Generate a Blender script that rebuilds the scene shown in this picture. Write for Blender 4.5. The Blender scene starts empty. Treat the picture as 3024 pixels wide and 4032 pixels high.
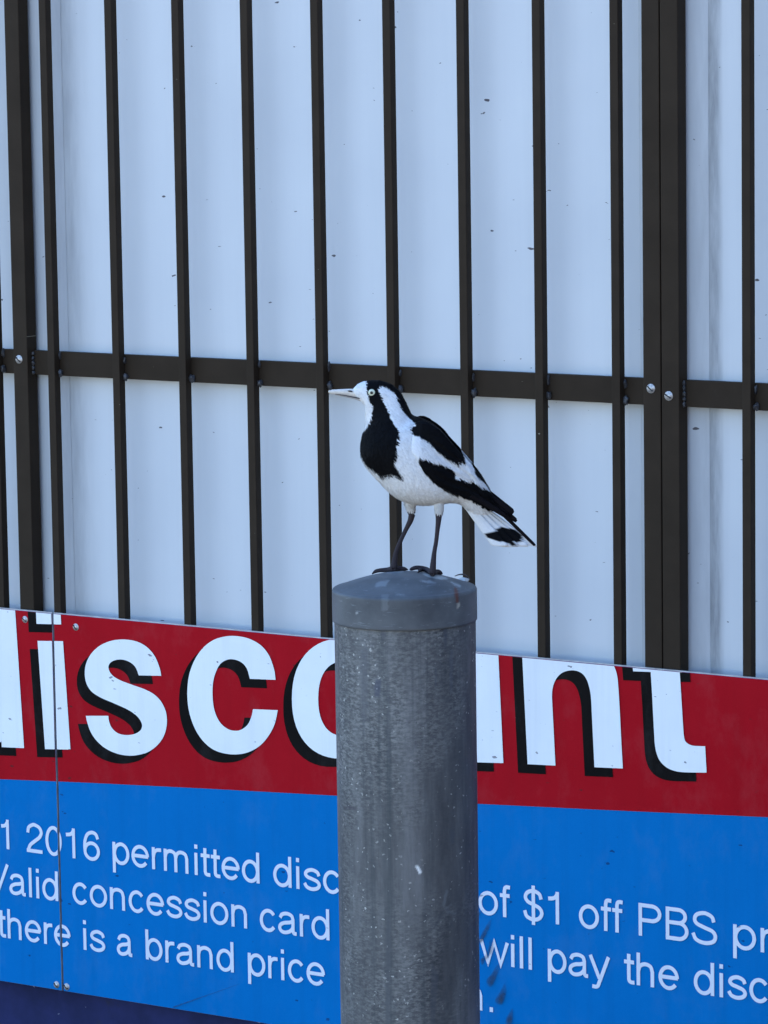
import bpy, bmesh, math, random
import numpy as np
from mathutils import Vector, Matrix, noise
from mathutils.bvhtree import BVHTree

random.seed(7)
R = math.radians
scene = bpy.context.scene
col = scene.collection

# ------------------------------------------------------------------ camera
IMG_W, IMG_H, FOC = 3024.0, 4032.0, 15123.7          # photograph pixels, focal length in them
YAW, PITCH, ROLL = -0.5852, 0.1287, -0.0147
CAM = np.array([3.2962, -4.1414, 1.58])

def cam_axes():
    cy, sy, cp, sp = math.cos(YAW), math.sin(YAW), math.cos(PITCH), math.sin(PITCH)
    f = np.array([sy * cp, cy * cp, -sp]); r = np.array([cy, -sy, 0.0]); u = np.cross(r, f)
    c, s = math.cos(ROLL), math.sin(ROLL)
    return f, c * r + s * u, -s * r + c * u
FWD, RGT, UPV = cam_axes()

cam_data = bpy.data.cameras.new('camera')
cam_data.sensor_fit = 'HORIZONTAL'; cam_data.sensor_width = 36.0
cam_data.lens = 36.0 * FOC / IMG_W
cam_data.clip_start = 0.1; cam_data.clip_end = 1000.0
cam = bpy.data.objects.new('camera', cam_data); col.objects.link(cam)
cam.matrix_world = Matrix(((RGT[0], UPV[0], -FWD[0], CAM[0]), (RGT[1], UPV[1], -FWD[1], CAM[1]),
                           (RGT[2], UPV[2], -FWD[2], CAM[2]), (0, 0, 0, 1)))
scene.camera = cam
scene.render.resolution_x = 768; scene.render.resolution_y = 1024

# ------------------------------------------------------------------ world, sun, exposure
SUN_EL, SUN_ROT = R(58), R(-38)                       # the sun stands behind the shop: its front is in open shade
world = bpy.data.worlds.new('World'); scene.world = world; world.use_nodes = True
wn = world.node_tree.nodes; wl = world.node_tree.links; wn.clear()
sky = wn.new('ShaderNodeTexSky'); sky.sky_type = 'NISHITA'; sky.sun_disc = False
sky.sun_elevation = SUN_EL; sky.sun_rotation = SUN_ROT
sky.air_density = 1.0; sky.dust_density = 0.0; sky.ozone_density = 4.5
bg = wn.new('ShaderNodeBackground'); bg.inputs['Strength'].default_value = 0.115
wo = wn.new('ShaderNodeOutputWorld')
wl.new(sky.outputs[0], bg.inputs['Color']); wl.new(bg.outputs[0], wo.inputs['Surface'])
sd = Vector((math.sin(SUN_ROT) * math.cos(SUN_EL), math.cos(SUN_ROT) * math.cos(SUN_EL), math.sin(SUN_EL)))
sun_data = bpy.data.lights.new('sun', 'SUN'); sun_data.energy = 2.9; sun_data.angle = R(0.5); sun_data.color = (1.0, 0.95, 0.88)
sun = bpy.data.objects.new('sun', sun_data); col.objects.link(sun); sun.rotation_euler = sd.to_track_quat('Z', 'Y').to_euler()
sun.location = (0, 6, 12)
vs = scene.view_settings
vs.view_transform = 'Standard'; vs.look = 'None'; vs.exposure = 2.42; vs.gamma = 1.0; vs.use_curve_mapping = False
scene.cycles.use_denoising = True
scene.cycles.max_bounces = 8

# ------------------------------------------------------------------ pixel -> place helpers
def ray(px, py):
    return FWD * FOC + RGT * (px - IMG_W / 2) - UPV * (py - IMG_H / 2)
def on_wall(px, py, y):                                # point of the plane Y = y parallel to the wall
    d = ray(px, py); t = (y - CAM[1]) / d[1]
    return CAM + d * t
def project(P):
    q = np.asarray(P) - CAM; z = q @ FWD
    return np.stack([IMG_W / 2 + FOC * (q @ RGT) / z, IMG_H / 2 - FOC * (q @ UPV) / z], -1)

# ------------------------------------------------------------------ object helpers
def link(o, parent=None):
    col.objects.link(o)
    if parent is not None: o.parent = parent
    return o
def empty(name, loc=(0, 0, 0), rz=0.0):
    o = bpy.data.objects.new(name, None); o.empty_display_size = 0.05
    o.location = loc; o.rotation_euler = (0, 0, rz); return link(o)
def tag(o, label=None, cat=None, group=None, kind=None):
    if label: o['label'] = label
    if cat: o['category'] = cat
    if group: o['group'] = group
    if kind: o['kind'] = kind
    return o
def mesh_obj(name, verts, faces, mat, parent=None, smooth=False):
    m = bpy.data.meshes.new(name); m.from_pydata([tuple(map(float, v)) for v in verts], [], faces); m.update()
    if mat is not None: m.materials.append(mat)
    if smooth: m.polygons.foreach_set('use_smooth', [True] * len(m.polygons))
    return link(bpy.data.objects.new(name, m), parent)
def bm_obj(name, bm, mat, parent=None, smooth=False):
    m = bpy.data.meshes.new(name); bm.normal_update(); bm.to_mesh(m); bm.free()
    if mat is not None: m.materials.append(mat)
    if smooth: m.polygons.foreach_set('use_smooth', [True] * len(m.polygons))
    return link(bpy.data.objects.new(name, m), parent)
def box_bm(x0, x1, y0, y1, z0, z1, bevel=0.0, seg=2):
    bm = bmesh.new()
    bmesh.ops.create_cube(bm, size=1.0)
    for v in bm.verts:
        v.co = Vector(((x0 + x1) / 2 + v.co.x * (x1 - x0), (y0 + y1) / 2 + v.co.y * (y1 - y0), (z0 + z1) / 2 + v.co.z * (z1 - z0)))
    if bevel: bmesh.ops.bevel(bm, geom=bm.edges[:], offset=bevel, segments=seg, affect='EDGES', profile=0.6)
    return bm
def box(name, x0, x1, y0, y1, z0, z1, mat, parent=None, bevel=0.0):
    return bm_obj(name, box_bm(x0, x1, y0, y1, z0, z1, bevel), mat, parent)

# ------------------------------------------------------------------ materials
def new_mat(name):
    m = bpy.data.materials.new(name); m.use_nodes = True
    nt = m.node_tree; b = nt.nodes['Principled BSDF']
    return m, nt, b
def nd(nt, typ, **kw):
    n = nt.nodes.new(typ)
    for k, v in kw.items(): setattr(n, k, v)
    return n
def setin(n, **kw):
    for k, v in kw.items(): n.inputs[k.replace('_', ' ')].default_value = v
def coords(nt, scale=(1, 1, 1), rot=(0, 0, 0)):
    tc = nd(nt, 'ShaderNodeTexCoord'); mp = nd(nt, 'ShaderNodeMapping')
    mp.inputs['Scale'].default_value = scale; mp.inputs['Rotation'].default_value = rot
    nt.links.new(tc.outputs['Object'], mp.inputs['Vector']); return mp.outputs['Vector']
def noise_tex(nt, vec, scale, detail=4.0, rough=0.55, dist=0.0):
    n = nd(nt, 'ShaderNodeTexNoise'); setin(n, Scale=scale, Detail=detail, Roughness=rough, Distortion=dist)
    nt.links.new(vec, n.inputs['Vector']); return n.outputs['Fac']
def ramp(nt, fac, stops):
    r = nd(nt, 'ShaderNodeValToRGB'); e = r.color_ramp.elements
    while len(e) < len(stops): e.new(0.5)
    for el, (p, c) in zip(e, stops):
        el.position = p; el.color = (c, c, c, 1) if isinstance(c, (int, float)) else (*c, 1)
    nt.links.new(fac, r.inputs['Fac']); return r.outputs['Color']
def mix(nt, fac, a, b, mode='MIX'):
    m = nd(nt, 'ShaderNodeMix', data_type='RGBA', blend_type=mode)
    for s, v in ((m.inputs['Factor'], fac), (m.inputs['A'], a), (m.inputs['B'], b)):
        if isinstance(v, (int, float)): s.default_value = v
        elif isinstance(v, tuple): s.default_value = (*v, 1)
        else: nt.links.new(v, s)
    return m.outputs['Result']
def math_n(nt, op, a, b=None, clamp=False):
    m = nd(nt, 'ShaderNodeMath', operation=op, use_clamp=clamp)
    for s, v in zip(m.inputs, (a, b)):
        if v is None: continue
        if isinstance(v, (int, float)): s.default_value = v
        else: nt.links.new(v, s)
    return m.outputs[0]
def bump(nt, b, height, strength=0.2, dist=0.001):
    n = nd(nt, 'ShaderNodeBump'); setin(n, Strength=strength, Distance=dist)
    nt.links.new(height, n.inputs['Height']); nt.links.new(n.outputs[0], b.inputs['Normal'])
def specks(nt, scale, size, density, rot=0.4, stretch=2.6, seed=0.0):
    """small scattered flecks on a wall-parallel face: 1 inside a fleck"""
    tc = nd(nt, 'ShaderNodeTexCoord'); mp = nd(nt, 'ShaderNodeMapping')
    mp.inputs['Location'].default_value = (seed, 0, seed * 1.7); mp.inputs['Rotation'].default_value = (0, rot, 0)
    mp.inputs['Scale'].default_value = (1.0, 0.0, stretch)
    nt.links.new(tc.outputs['Object'], mp.inputs['Vector'])
    wob = nd(nt, 'ShaderNodeTexNoise'); setin(wob, Scale=scale * 3.5, Detail=2.0)
    nt.links.new(mp.outputs[0], wob.inputs['Vector'])
    sub = nd(nt, 'ShaderNodeVectorMath', operation='MULTIPLY_ADD')
    nt.links.new(wob.outputs['Color'], sub.inputs[0]); sub.inputs[1].default_value = (0.35 / scale,) * 3
    nt.links.new(mp.outputs[0], sub.inputs[2])
    vo = nd(nt, 'ShaderNodeTexVoronoi'); setin(vo, Scale=scale, Randomness=1.0)
    nt.links.new(sub.outputs[0], vo.inputs['Vector'])
    sp = nd(nt, 'ShaderNodeSeparateColor'); nt.links.new(vo.outputs['Color'], sp.inputs[0])
    pick = math_n(nt, 'LESS_THAN', sp.outputs[0], density)
    sz = math_n(nt, 'MULTIPLY', sp.outputs[1], size)
    d = math_n(nt, 'LESS_THAN', vo.outputs['Distance'], sz)
    return math_n(nt, 'MULTIPLY', pick, d)

def mat_cladding():
    m, nt, b = new_mat('white_painted_sheet')
    v = coords(nt)
    cloud = ramp(nt, noise_tex(nt, v, 5.0, 5), [(0.3, (0.615, 0.625, 0.64)), (0.7, (0.665, 0.672, 0.68))])
    runs = ramp(nt, noise_tex(nt, coords(nt, (38, 1, 1.1)), 1.0, 5, 0.6), [(0.42, 0.0), (0.75, 0.16)])
    c = mix(nt, runs, cloud, (0.50, 0.515, 0.53))
    # grime gathered beside the cover strips (stored per vertex, broken up by noise)
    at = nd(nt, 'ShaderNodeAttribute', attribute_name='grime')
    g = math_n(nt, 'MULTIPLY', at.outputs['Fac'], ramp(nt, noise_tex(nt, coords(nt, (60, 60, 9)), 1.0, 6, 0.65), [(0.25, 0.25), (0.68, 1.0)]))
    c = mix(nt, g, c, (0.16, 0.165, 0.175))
    c = mix(nt, specks(nt, 26.0, 0.19, 0.75, 0.5, 2.6), c, (0.10, 0.09, 0.10))
    c = mix(nt, math_n(nt, 'MULTIPLY', specks(nt, 50.0, 0.17, 0.26, -0.7, 2.2, 3.1), 0.5), c, (0.25, 0.24, 0.24))
    nt.links.new(c, b.inputs['Base Color']); setin(b, Roughness=0.5, Specular_IOR_Level=0.35)
    bump(nt, b, noise_tex(nt, coords(nt, (3, 3, 1)), 3.0, 3), 0.12, 0.004)
    return m

def mat_bar():
    m, nt, b = new_mat('dark_brown_powder_coat')
    v = coords(nt)
    c = ramp(nt, noise_tex(nt, v, 22, 5), [(0.3, (0.028, 0.0185, 0.0115)), (0.75, (0.037, 0.0250, 0.0160))])
    c = mix(nt, specks(nt, 30.0, 0.15, 0.24, 0.9, 2.4, 9.0), c, (0.24, 0.21, 0.16))
    c = mix(nt, ramp(nt, noise_tex(nt, v, 9, 6, 0.7), [(0.62, 0.0), (0.85, 0.35)]), c, (0.075, 0.07, 0.065))
    nt.links.new(c, b.inputs['Base Color']); setin(b, Roughness=0.6, Specular_IOR_Level=0.09)
    bump(nt, b, noise_tex(nt, v, 350, 2), 0.08, 0.0005)
    return m

def mat_sign(name, base, fade, sp_col=(0.04, 0.04, 0.05), grit=0.30, seed=0.0):
    m, nt, b = new_mat(name)
    v = coords(nt)
    c = mix(nt, ramp(nt, noise_tex(nt, v, 7, 6, 0.6), [(0.35, 0.0), (0.75, 1.0)]), base, fade)
    c = mix(nt, math_n(nt, 'MULTIPLY', ramp(nt, noise_tex(nt, v, 900, 2), [(0.35, 0.0), (0.65, 1.0)]), 0.10), c, tuple(min(1, x * 1.5 + 0.02) for x in base))
    c = mix(nt, math_n(nt, 'MULTIPLY', specks(nt, 38.0, 0.22, grit, 0.6, 2.2, seed), 0.75), c, sp_col)
    c = mix(nt, math_n(nt, 'MULTIPLY', specks(nt, 60.0, 0.20, grit, -0.5, 1.8, seed + 5), 0.4), c, sp_col)
    run = ramp(nt, noise_tex(nt, coords(nt, (55, 1, 2.0)), 1.0, 6, 0.65), [(0.48, 0.0), (0.78, 0.30)])
    c = mix(nt, run, c, tuple(0.72 * x + 0.003 for x in base))
    dust = ramp(nt, noise_tex(nt, coords(nt, (1, 1, 0.6)), 16, 7, 0.7), [(0.52, 0.0), (0.82, 0.06)])
    c = mix(nt, dust, c, (0.34, 0.34, 0.34))
    nt.links.new(c, b.inputs['Base Color']); setin(b, Roughness=0.5, Specular_IOR_Level=0.025)
    bump(nt, b, noise_tex(nt, coords(nt, (2, 2, 2)), 2.0, 2), 0.08, 0.004)
    return m

def mat_pipe():
    m, nt, b = new_mat('weathered_galvanised_pipe')
    v = coords(nt)
    blot = noise_tex(nt, coords(nt, (1.5, 1.5, 0.30)), 15, 8, 0.66)
    c = ramp(nt, blot, [(0.34, (0.044, 0.047, 0.053)), (0.5, (0.090, 0.094, 0.098)), (0.66, (0.165, 0.170, 0.174))])
    span = ramp(nt, noise_tex(nt, coords(nt, (1, 1, 2.3), (0.35, 0.3, 0)), 170, 4, 0.7), [(0.42, 0.0), (0.62, 1.0)])
    patch = ramp(nt, noise_tex(nt, coords(nt, (1, 1, 0.5)), 11, 3), [(0.42, 0.06), (0.64, 0.9)])
    c = mix(nt, math_n(nt, 'MULTIPLY', span, patch), c, (0.225, 0.23, 0.222))
    dk = ramp(nt, noise_tex(nt, coords(nt, (1, 1, 2.2), (0.35, 0.3, 0)), 150, 4, 0.7), [(0.52, 0.0), (0.72, 0.75)])
    c = mix(nt, math_n(nt, 'MULTIPLY', dk, patch), c, (0.034, 0.036, 0.042))
    runs = ramp(nt, noise_tex(nt, coords(nt, (85, 85, 2.2)), 1.0, 5, 0.6), [(0.52, 0.0), (0.68, 0.7)])
    c = mix(nt, runs, c, (0.050, 0.06, 0.067))
    fl = nd(nt, 'ShaderNodeTexVoronoi'); setin(fl, Scale=240.0)
    wv = nd(nt, 'ShaderNodeVectorMath', operation='MULTIPLY_ADD')
    wnz = nd(nt, 'ShaderNodeTexNoise'); setin(wnz, Scale=330.0, Detail=2.0); vr = coords(nt, (1, 1, 1.1), (0.6, 0.45, 0.3)); nt.links.new(v, wnz.inputs['Vector'])
    nt.links.new(wnz.outputs['Color'], wv.inputs[0]); wv.inputs[1].default_value = (0.006, 0.006, 0.004); nt.links.new(vr, wv.inputs[2])
    nt.links.new(wv.outputs[0], fl.inputs['Vector'])
    spc = nd(nt, 'ShaderNodeSeparateColor'); nt.links.new(fl.outputs['Color'], spc.inputs[0])
    fleck = math_n(nt, 'MULTIPLY', math_n(nt, 'LESS_THAN', fl.outputs['Distance'], 0.27), math_n(nt, 'LESS_THAN', spc.outputs[0], 0.16))
    fleck = math_n(nt, 'MULTIPLY', fleck, ramp(nt, noise_tex(nt, coords(nt, (1, 1, 0.7)), 16, 3), [(0.40, 0.1), (0.6, 1.0)]))
    c = mix(nt, math_n(nt, 'MULTIPLY', fleck, 0.8), c, (0.48, 0.48, 0.45))
    at = nd(nt, 'ShaderNodeAttribute', attribute_name='stain')
    c = mix(nt, at.outputs['Alpha'], c, at.outputs['Color'])
    nt.links.new(c, b.inputs['Base Color']); setin(b, Metallic=0.15, Roughness=0.55, Specular_IOR_Level=0.3)
    bump(nt, b, math_n(nt, 'ADD', noise_tex(nt, v, 260, 4, 0.7), math_n(nt, 'MULTIPLY', blot, 2.0)), 0.35, 0.0008)
    return m

def mat_cap():
    m, nt, b = new_mat('grey_painted_cap')
    v = coords(nt)
    c = ramp(nt, noise_tex(nt, v, 26, 6, 0.6), [(0.3, (0.062, 0.069, 0.076)), (0.7, (0.118, 0.127, 0.134))])
    sc_ = ramp(nt, noise_tex(nt, coords(nt, (1, 1.4, 7), (0.1, 0.15, 0.4)), 62, 5, 0.7), [(0.60, 0.0), (0.75, 0.55)])
    c = mix(nt, sc_, c, (0.30, 0.33, 0.35))
    at = nd(nt, 'ShaderNodeAttribute', attribute_name='stain')
    c = mix(nt, at.outputs['Alpha'], c, at.outputs['Color'])
    nt.links.new(c, b.inputs['Base Color']); setin(b, Metallic=0.0, Roughness=0.5, Specular_IOR_Level=0.25)
    bump(nt, b, noise_tex(nt, v, 120, 4), 0.15, 0.0008)
    return m

def mat_plinth():
    m, nt, b = new_mat('navy_painted_plinth')
    v = coords(nt)
    c = ramp(nt, noise_tex(nt, v, 12, 6, 0.65), [(0.3, (0.014, 0.018, 0.060)), (0.7, (0.026, 0.032, 0.115))])
    c = mix(nt, specks(nt, 34.0, 0.30, 0.42, 0.5, 2.4, 2.0), c, (0.24, 0.25, 0.33))
    c = mix(nt, ramp(nt, noise_tex(nt, v, 40, 5, 0.7), [(0.60, 0.0), (0.8, 0.7)]), c, (0.035, 0.034, 0.03))
    nt.links.new(c, b.inputs['Base Color']); setin(b, Roughness=0.7, Specular_IOR_Level=0.12)
    bump(nt, b, noise_tex(nt, v, 60, 5), 0.3, 0.002)
    return m

def mat_plain(name, colr, rough=0.5, metal=0.0, var=0.25, scale=60, bmp=0.1):
    m, nt, b = new_mat(name); v = coords(nt)
    c = ramp(nt, noise_tex(nt, v, scale, 4), [(0.3, tuple(x * (1 - var) for x in colr)), (0.7, tuple(min(1, x * (1 + var)) for x in colr))])
    nt.links.new(c, b.inputs['Base Color']); setin(b, Roughness=rough, Metallic=metal)
    if bmp: bump(nt, b, noise_tex(nt, v, scale * 4, 3), bmp, 0.0006)
    return m

def mat_smear():
    m, nt, b = new_mat('dark_grease_smear'); v = coords(nt)
    setin(b, Base_Color=(0.012, 0.03, 0.055, 1), Roughness=0.7)
    at = nd(nt, 'ShaderNodeAttribute', attribute_name='fade')
    a = math_n(nt, 'MULTIPLY', at.outputs['Fac'], ramp(nt, noise_tex(nt, coords(nt, (1, 1, 1), (0, 0.5, 0)), 150, 4), [(0.25, 0.5), (0.7, 1.0)]))
    nt.links.new(a, b.inputs['Alpha'])
    return m

def mat_plumage():
    m, nt, b = new_mat('plumage')
    at = nd(nt, 'ShaderNodeAttribute', attribute_name='plumage')
    v = coords(nt, (1, 1, 1), (0, 0.8, 0))
    n = noise_tex(nt, coords(nt), 700, 3, 0.6)
    c = mix(nt, 1.0, at.outputs['Color'], ramp(nt, n, [(0.25, 0.90), (0.7, 1.0)]), 'MULTIPLY')
    nt.links.new(c, b.inputs['Base Color'])
    setin(b, Roughness=0.65, Specular_IOR_Level=0.06, Sheen_Weight=0.0, Sheen_Roughness=0.4)
    bump(nt, b, n, 0.2, 0.0006)
    return m

M = dict(
    cladding=mat_cladding(), bar=mat_bar(), pipe=mat_pipe(), cap=mat_cap(), plinth=mat_plinth(),
    blue=mat_sign('blue_sign_face', (0.0, 0.145, 0.415), (0.0004, 0.158, 0.445), (0.006, 0.035, 0.12), 0.6, 1.0),
    red=mat_sign('red_vinyl', (0.36, 0.0045, 0.0105), (0.40, 0.007, 0.014), (0.10, 0.02, 0.02), 0.3, 4.0),
    white=mat_sign('white_vinyl', (0.84, 0.84, 0.83), (0.76, 0.765, 0.76), (0.12, 0.11, 0.12), 0.75, 7.0),
    black=mat_sign('black_vinyl', (0.006, 0.005, 0.005), (0.011, 0.009, 0.008), (0.20, 0.19, 0.16), 0.05, 11.0),
    text=mat_sign('pale_lettering', (0.72, 0.73, 0.79), (0.65, 0.66, 0.74), (0.22, 0.22, 0.26), 0.20, 14.0),
    edge=mat_plain('aluminium_edge', (0.42, 0.43, 0.45), 0.4, 0.4),
    screw=mat_plain('zinc_screw', (0.50, 0.46, 0.42), 0.4, 0.5, 0.35, 400, 0.3),
    slot=mat_plain('screw_slot', (0.03, 0.028, 0.028), 0.7),
    weld=mat_plain('painted_weld', (0.042, 0.040, 0.042), 0.35, 0.0, 0.5, 300, 0.6),
    joiner=mat_plain('grey_joiner', (0.10, 0.09, 0.115), 0.6),
    smear=mat_smear(), plumage=mat_plumage(),
    ground=mat_plain('asphalt', (0.130, 0.112, 0.090), 0.9, 0.0, 0.25, 30, 0.5),
    brick=mat_plain('rendered_wall', (0.30, 0.29, 0.27), 0.8, 0.0, 0.15, 10, 0.2),
    wing_brick=mat_plain('dark_brick', (0.11, 0.075, 0.06), 0.85, 0.0, 0.3, 14, 0.3),
    roof=mat_plain('roof_metal', (0.35, 0.36, 0.37), 0.4, 0.3),
    dropping=mat_plain('dropping', (0.62, 0.63, 0.60), 0.7, 0.0, 0.25, 300, 0.4),
    litter=mat_plain('dry_twig', (0.06, 0.045, 0.04), 0.8),
    bill=mat_plain('ivory_bill', (0.62, 0.58, 0.52), 0.38, 0.0, 0.12, 180, 0.1),
    bill_low=mat_plain('grey_lower_bill', (0.42, 0.40, 0.38), 0.4, 0.0, 0.15, 180, 0.1),
    iris=mat_plain('pale_iris', (0.62, 0.66, 0.50), 0.15, 0.0, 0.15, 900, 0.0),
    pupil=mat_plain('dark_pupil', (0.005, 0.006, 0.009), 0.06, 0.0, 0.1, 50, 0.0),
    nostril=mat_plain('nostril', (0.03, 0.026, 0.03), 0.6),
)

# ------------------------------------------------------------------ the setting: ground, shop front
g = mesh_obj('ground', [(-150, -150, 0), (150, -150, 0), (150, 150, 0), (-150, 150, 0)], [(0, 1, 2, 3)], M['ground'])
tag(g, kind='structure')

PANEL_Y = 0.036
BUILD_H = 3.6
shop = empty('shop_wall', (0.5, PANEL_Y, 0))
tag(shop, 'white sheet metal shop wall behind dark bars, on a navy painted plinth', 'wall')
def under(o, root):
    """parent without moving"""
    o.parent = root; o.matrix_parent_inverse = Matrix.Translation(-Vector(root.location)) if root.rotation_euler.z == 0 else root.matrix_basis.inverted()
    return o
under(box('core', -6.0, 9.0, PANEL_Y + 0.02, 6.0, 0.004, BUILD_H, M['brick']), shop)
under(box('roof', -6.2, 9.2, PANEL_Y + 0.004, 6.2, BUILD_H + 0.002, BUILD_H + 0.12, M['roof']), shop)
under(box('plinth', -6.0, 6.58, 0.028, PANEL_Y + 0.018, 0.002, 0.262, M['plinth'], None, 0.004), shop)

# unseen dark wall, added beyond the right of the view to shade that side
under(box('side_wing', 6.6, 9.0, -9.0, 0.016, 0.004, BUILD_H, M['wing_brick']), shop)
# cover strips over the joints of the sheets: where the grimy creases run
crease_l = on_wall(262, 1000, PANEL_Y)[0]
crease_r = on_wall(2792, 1000, PANEL_Y)[0]
def strip_profile(cr):                                   # u, height over the sheet
    return [(cr - 0.098, 0.0), (cr - 0.074, 0.0068), (cr - 0.030, 0.0068), (cr - 0.027, 0.0062), (cr - 0.003, 0.0006), (cr, 0.0)]
joints = [crease_l - 0.049 - 1.0, crease_l - 0.049, crease_r - 0.049, crease_r - 0.049 + 1.0]
def sheet(name, u0, u1, parent):
    """flat sheet between two joints; the grime beside a crease is stored per vertex"""
    us = sorted(set(np.round(np.concatenate([np.linspace(u0, u1, 30), [cr + d for cr in (crease_l, crease_r) for d in
                (-0.0005, 0.0005, 0.006, 0.012, 0.02, 0.03, 0.05, 0.08) if u0 < cr + d < u1]]), 5)))
    vs_, fs, gr = [], [], []
    for u in us:
        for z in (0.262, 2.0, BUILD_H):
            vs_.append((u, PANEL_Y, z))
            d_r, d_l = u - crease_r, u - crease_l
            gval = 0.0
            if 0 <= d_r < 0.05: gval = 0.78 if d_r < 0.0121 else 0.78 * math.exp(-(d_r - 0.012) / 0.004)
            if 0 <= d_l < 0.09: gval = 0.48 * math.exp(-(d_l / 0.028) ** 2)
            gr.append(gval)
    n = 3
    for i in range(len(us) - 1):
        for j in range(n - 1):
            a = i * n + j; fs.append((a, a + n, a + n + 1, a + 1))
    o = mesh_obj(name, vs_, fs, M['cladding'])
    at = o.data.attributes.new('grime', 'FLOAT', 'POINT'); at.data.foreach_set('value', gr)
    return under(o, parent)
edges_u = [-6.0] + joints + [6.6]
for a, b_ in zip(edges_u[:-1], edges_u[1:]):
    sheet('cladding_sheet', a + 0.002, b_ - 0.002, shop)
for j in joints:
    cr = j + 0.049
    pr = strip_profile(cr)
    vs_, fs, gr = [], [], []
    for (u, h) in pr:
        for z in (0.262, BUILD_H):
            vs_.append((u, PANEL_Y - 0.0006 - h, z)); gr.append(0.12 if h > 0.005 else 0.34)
    for i in range(len(pr) - 1): a = 2 * i; fs.append((a, a + 2, a + 3, a + 1))
    o = mesh_obj('joint_cover_strip', vs_, fs, M['cladding'])
    at = o.data.attributes.new('grime', 'FLOAT', 'POINT'); at.data.foreach_set('value', gr)
    under(o, shop)

# ------------------------------------------------------------------ security grilles
S = 0.112; BW = 0.0118; BD = 0.0125; PW = 0.0246; PD = 0.0215
Z0, Z1 = 0.40, 2.62
RAIL_B, RAIL_T = 1.093, 1.1264
U_P1, U_P2, U_P3, U_B10 = -0.0602, 0.9411, 0.9673, 1.0797
def screw(u, y, z, parent, r=0.0048, name='screw'):
    """pan head screw facing -Y with a slot"""
    bm = bmesh.new()
    prof = [(0.0, 0.0027), (r * 0.45, 0.0025), (r * 0.8, 0.0017), (r, 0.0004), (r * 1.25, 0.0002), (r * 1.25, -0.0006)]
    n = 18; rings = []
    for (rr, h) in prof:
        if rr == 0: rings.append([bm.verts.new((u, y - h, z))]); continue
        rings.append([bm.verts.new((u + rr * math.cos(2 * math.pi * k / n), y - h, z + rr * math.sin(2 * math.pi * k / n))) for k in range(n)])
    for k in range(n): bm.faces.new((rings[0][0], rings[1][(k + 1) % n], rings[1][k]))
    for i in range(1, len(rings) - 1):
        for k in range(n): bm.faces.new((rings[i][k], rings[i][(k + 1) % n], rings[i + 1][(k + 1) % n], rings[i + 1][k]))
    s = bm_obj(name, bm, M['screw'], None, True)
    a = random.uniform(-0.9, -0.5); c, sn = math.cos(a), math.sin(a); L, wd = r * 0.95, r * 0.17
    vs_ = [(u + x * c - w * sn, y - h, z + x * sn + w * c) for h in (0.0031, 0.0012) for (x, w) in ((-L, -wd), (L, -wd), (L, wd), (-L, wd))]
    sl = mesh_obj('slot', vs_, [(0, 1, 2, 3), (4, 7, 6, 5), (0, 4, 5, 1), (1, 5, 6, 2), (2, 6, 7, 3), (3, 7, 4, 0)], M['slot'])
    sl.parent = s
    return s
def weld(u, y, z, sx, sy, sz, parent):
    bm = bmesh.new(); bmesh.ops.create_icosphere(bm, subdivisions=3, radius=1.0)
    off = Vector((u * 31, z * 17, sx * 900))
    for v in bm.verts:
        k = 1 + 0.45 * noise.noise(v.co * 1.4 + off)
        v.co = Vector((u + v.co.x * sx * k, y + v.co.y * sy * k, z + v.co.z * sz * k))
    return under(bm_obj('weld', bm, M['weld'], None, True), parent)
def grille(u_posts, u_bars, rail_u0, rail_u1, label, screws):
    root = empty('security_grille', (u_posts[0] if u_posts else rail_u0, 0.0, Z0))
    tag(root, label, 'security grille', 'dark grilles bolted over the shop wall')
    for u in u_posts: under(box('post', u, u + PW, 0.0, PD, Z0, Z1, M['bar'], None, 0.0012), root)
    for u in u_bars: under(box('bar', u, u + BW, 0.0, BD, Z0, Z1, M['bar'], None, 0.0008), root)
    for zb, zt in ((RAIL_B, RAIL_T), (2.40, 2.433), (0.44, 0.473)):
        under(box('rail', rail_u0, rail_u1, BD + 0.0004, BD + 0.009, zb, zt, M['bar'], None, 0.0008), root)
    for u in u_bars:
        q = random.uniform
        weld(u + BW + 0.0022, BD - 0.002, RAIL_B + q(0.003, 0.007), q(.0030, .0042), q(.0036, .005), q(.0048, .0066), root)
        if q(0, 1) < 0.75: weld(u + BW + 0.001, BD - 0.0005, RAIL_T - q(.003, .009), q(.0014, .0024), .003, q(.004, .007), root)
    for u in u_posts:
        for k in range(5):
            weld(u + PW + 0.0008, BD - 0.0012, RAIL_B + 0.003 + k * 0.0066, random.uniform(.0018, .003), .0026, random.uniform(.0025, .0042), root)
    for (u, z) in screws: under(screw(u, -0.0002, z, root), root)
    return root
scr = lambda px, py: tuple(on_wall(px, py, 0.0)[[0, 2]])
grille([U_P1, U_P2], [i * S for i in range(9)], U_P1 + PW - 0.002, U_P2 + 0.002,
       'dark brown steel grille of nine bars behind the bird, between two square posts', [scr(75, 1415), scr(2563, 1530)])
b_l = on_wall(-12, 2300, 0.0)[0]
grille([], [b_l - k * S for k in range(14)], b_l - 14.5 * S, U_P1 + 0.002,
       'dark brown grille above the white d, its rail butting a single-screw post', [])
grille([U_P3], [U_B10 + k * S for k in range(14)], U_P3 + PW - 0.002, U_B10 + 14.4 * S,
       'dark brown grille past the white t, its post doubled against the neighbouring post', [scr(2633, 1559)])

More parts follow.
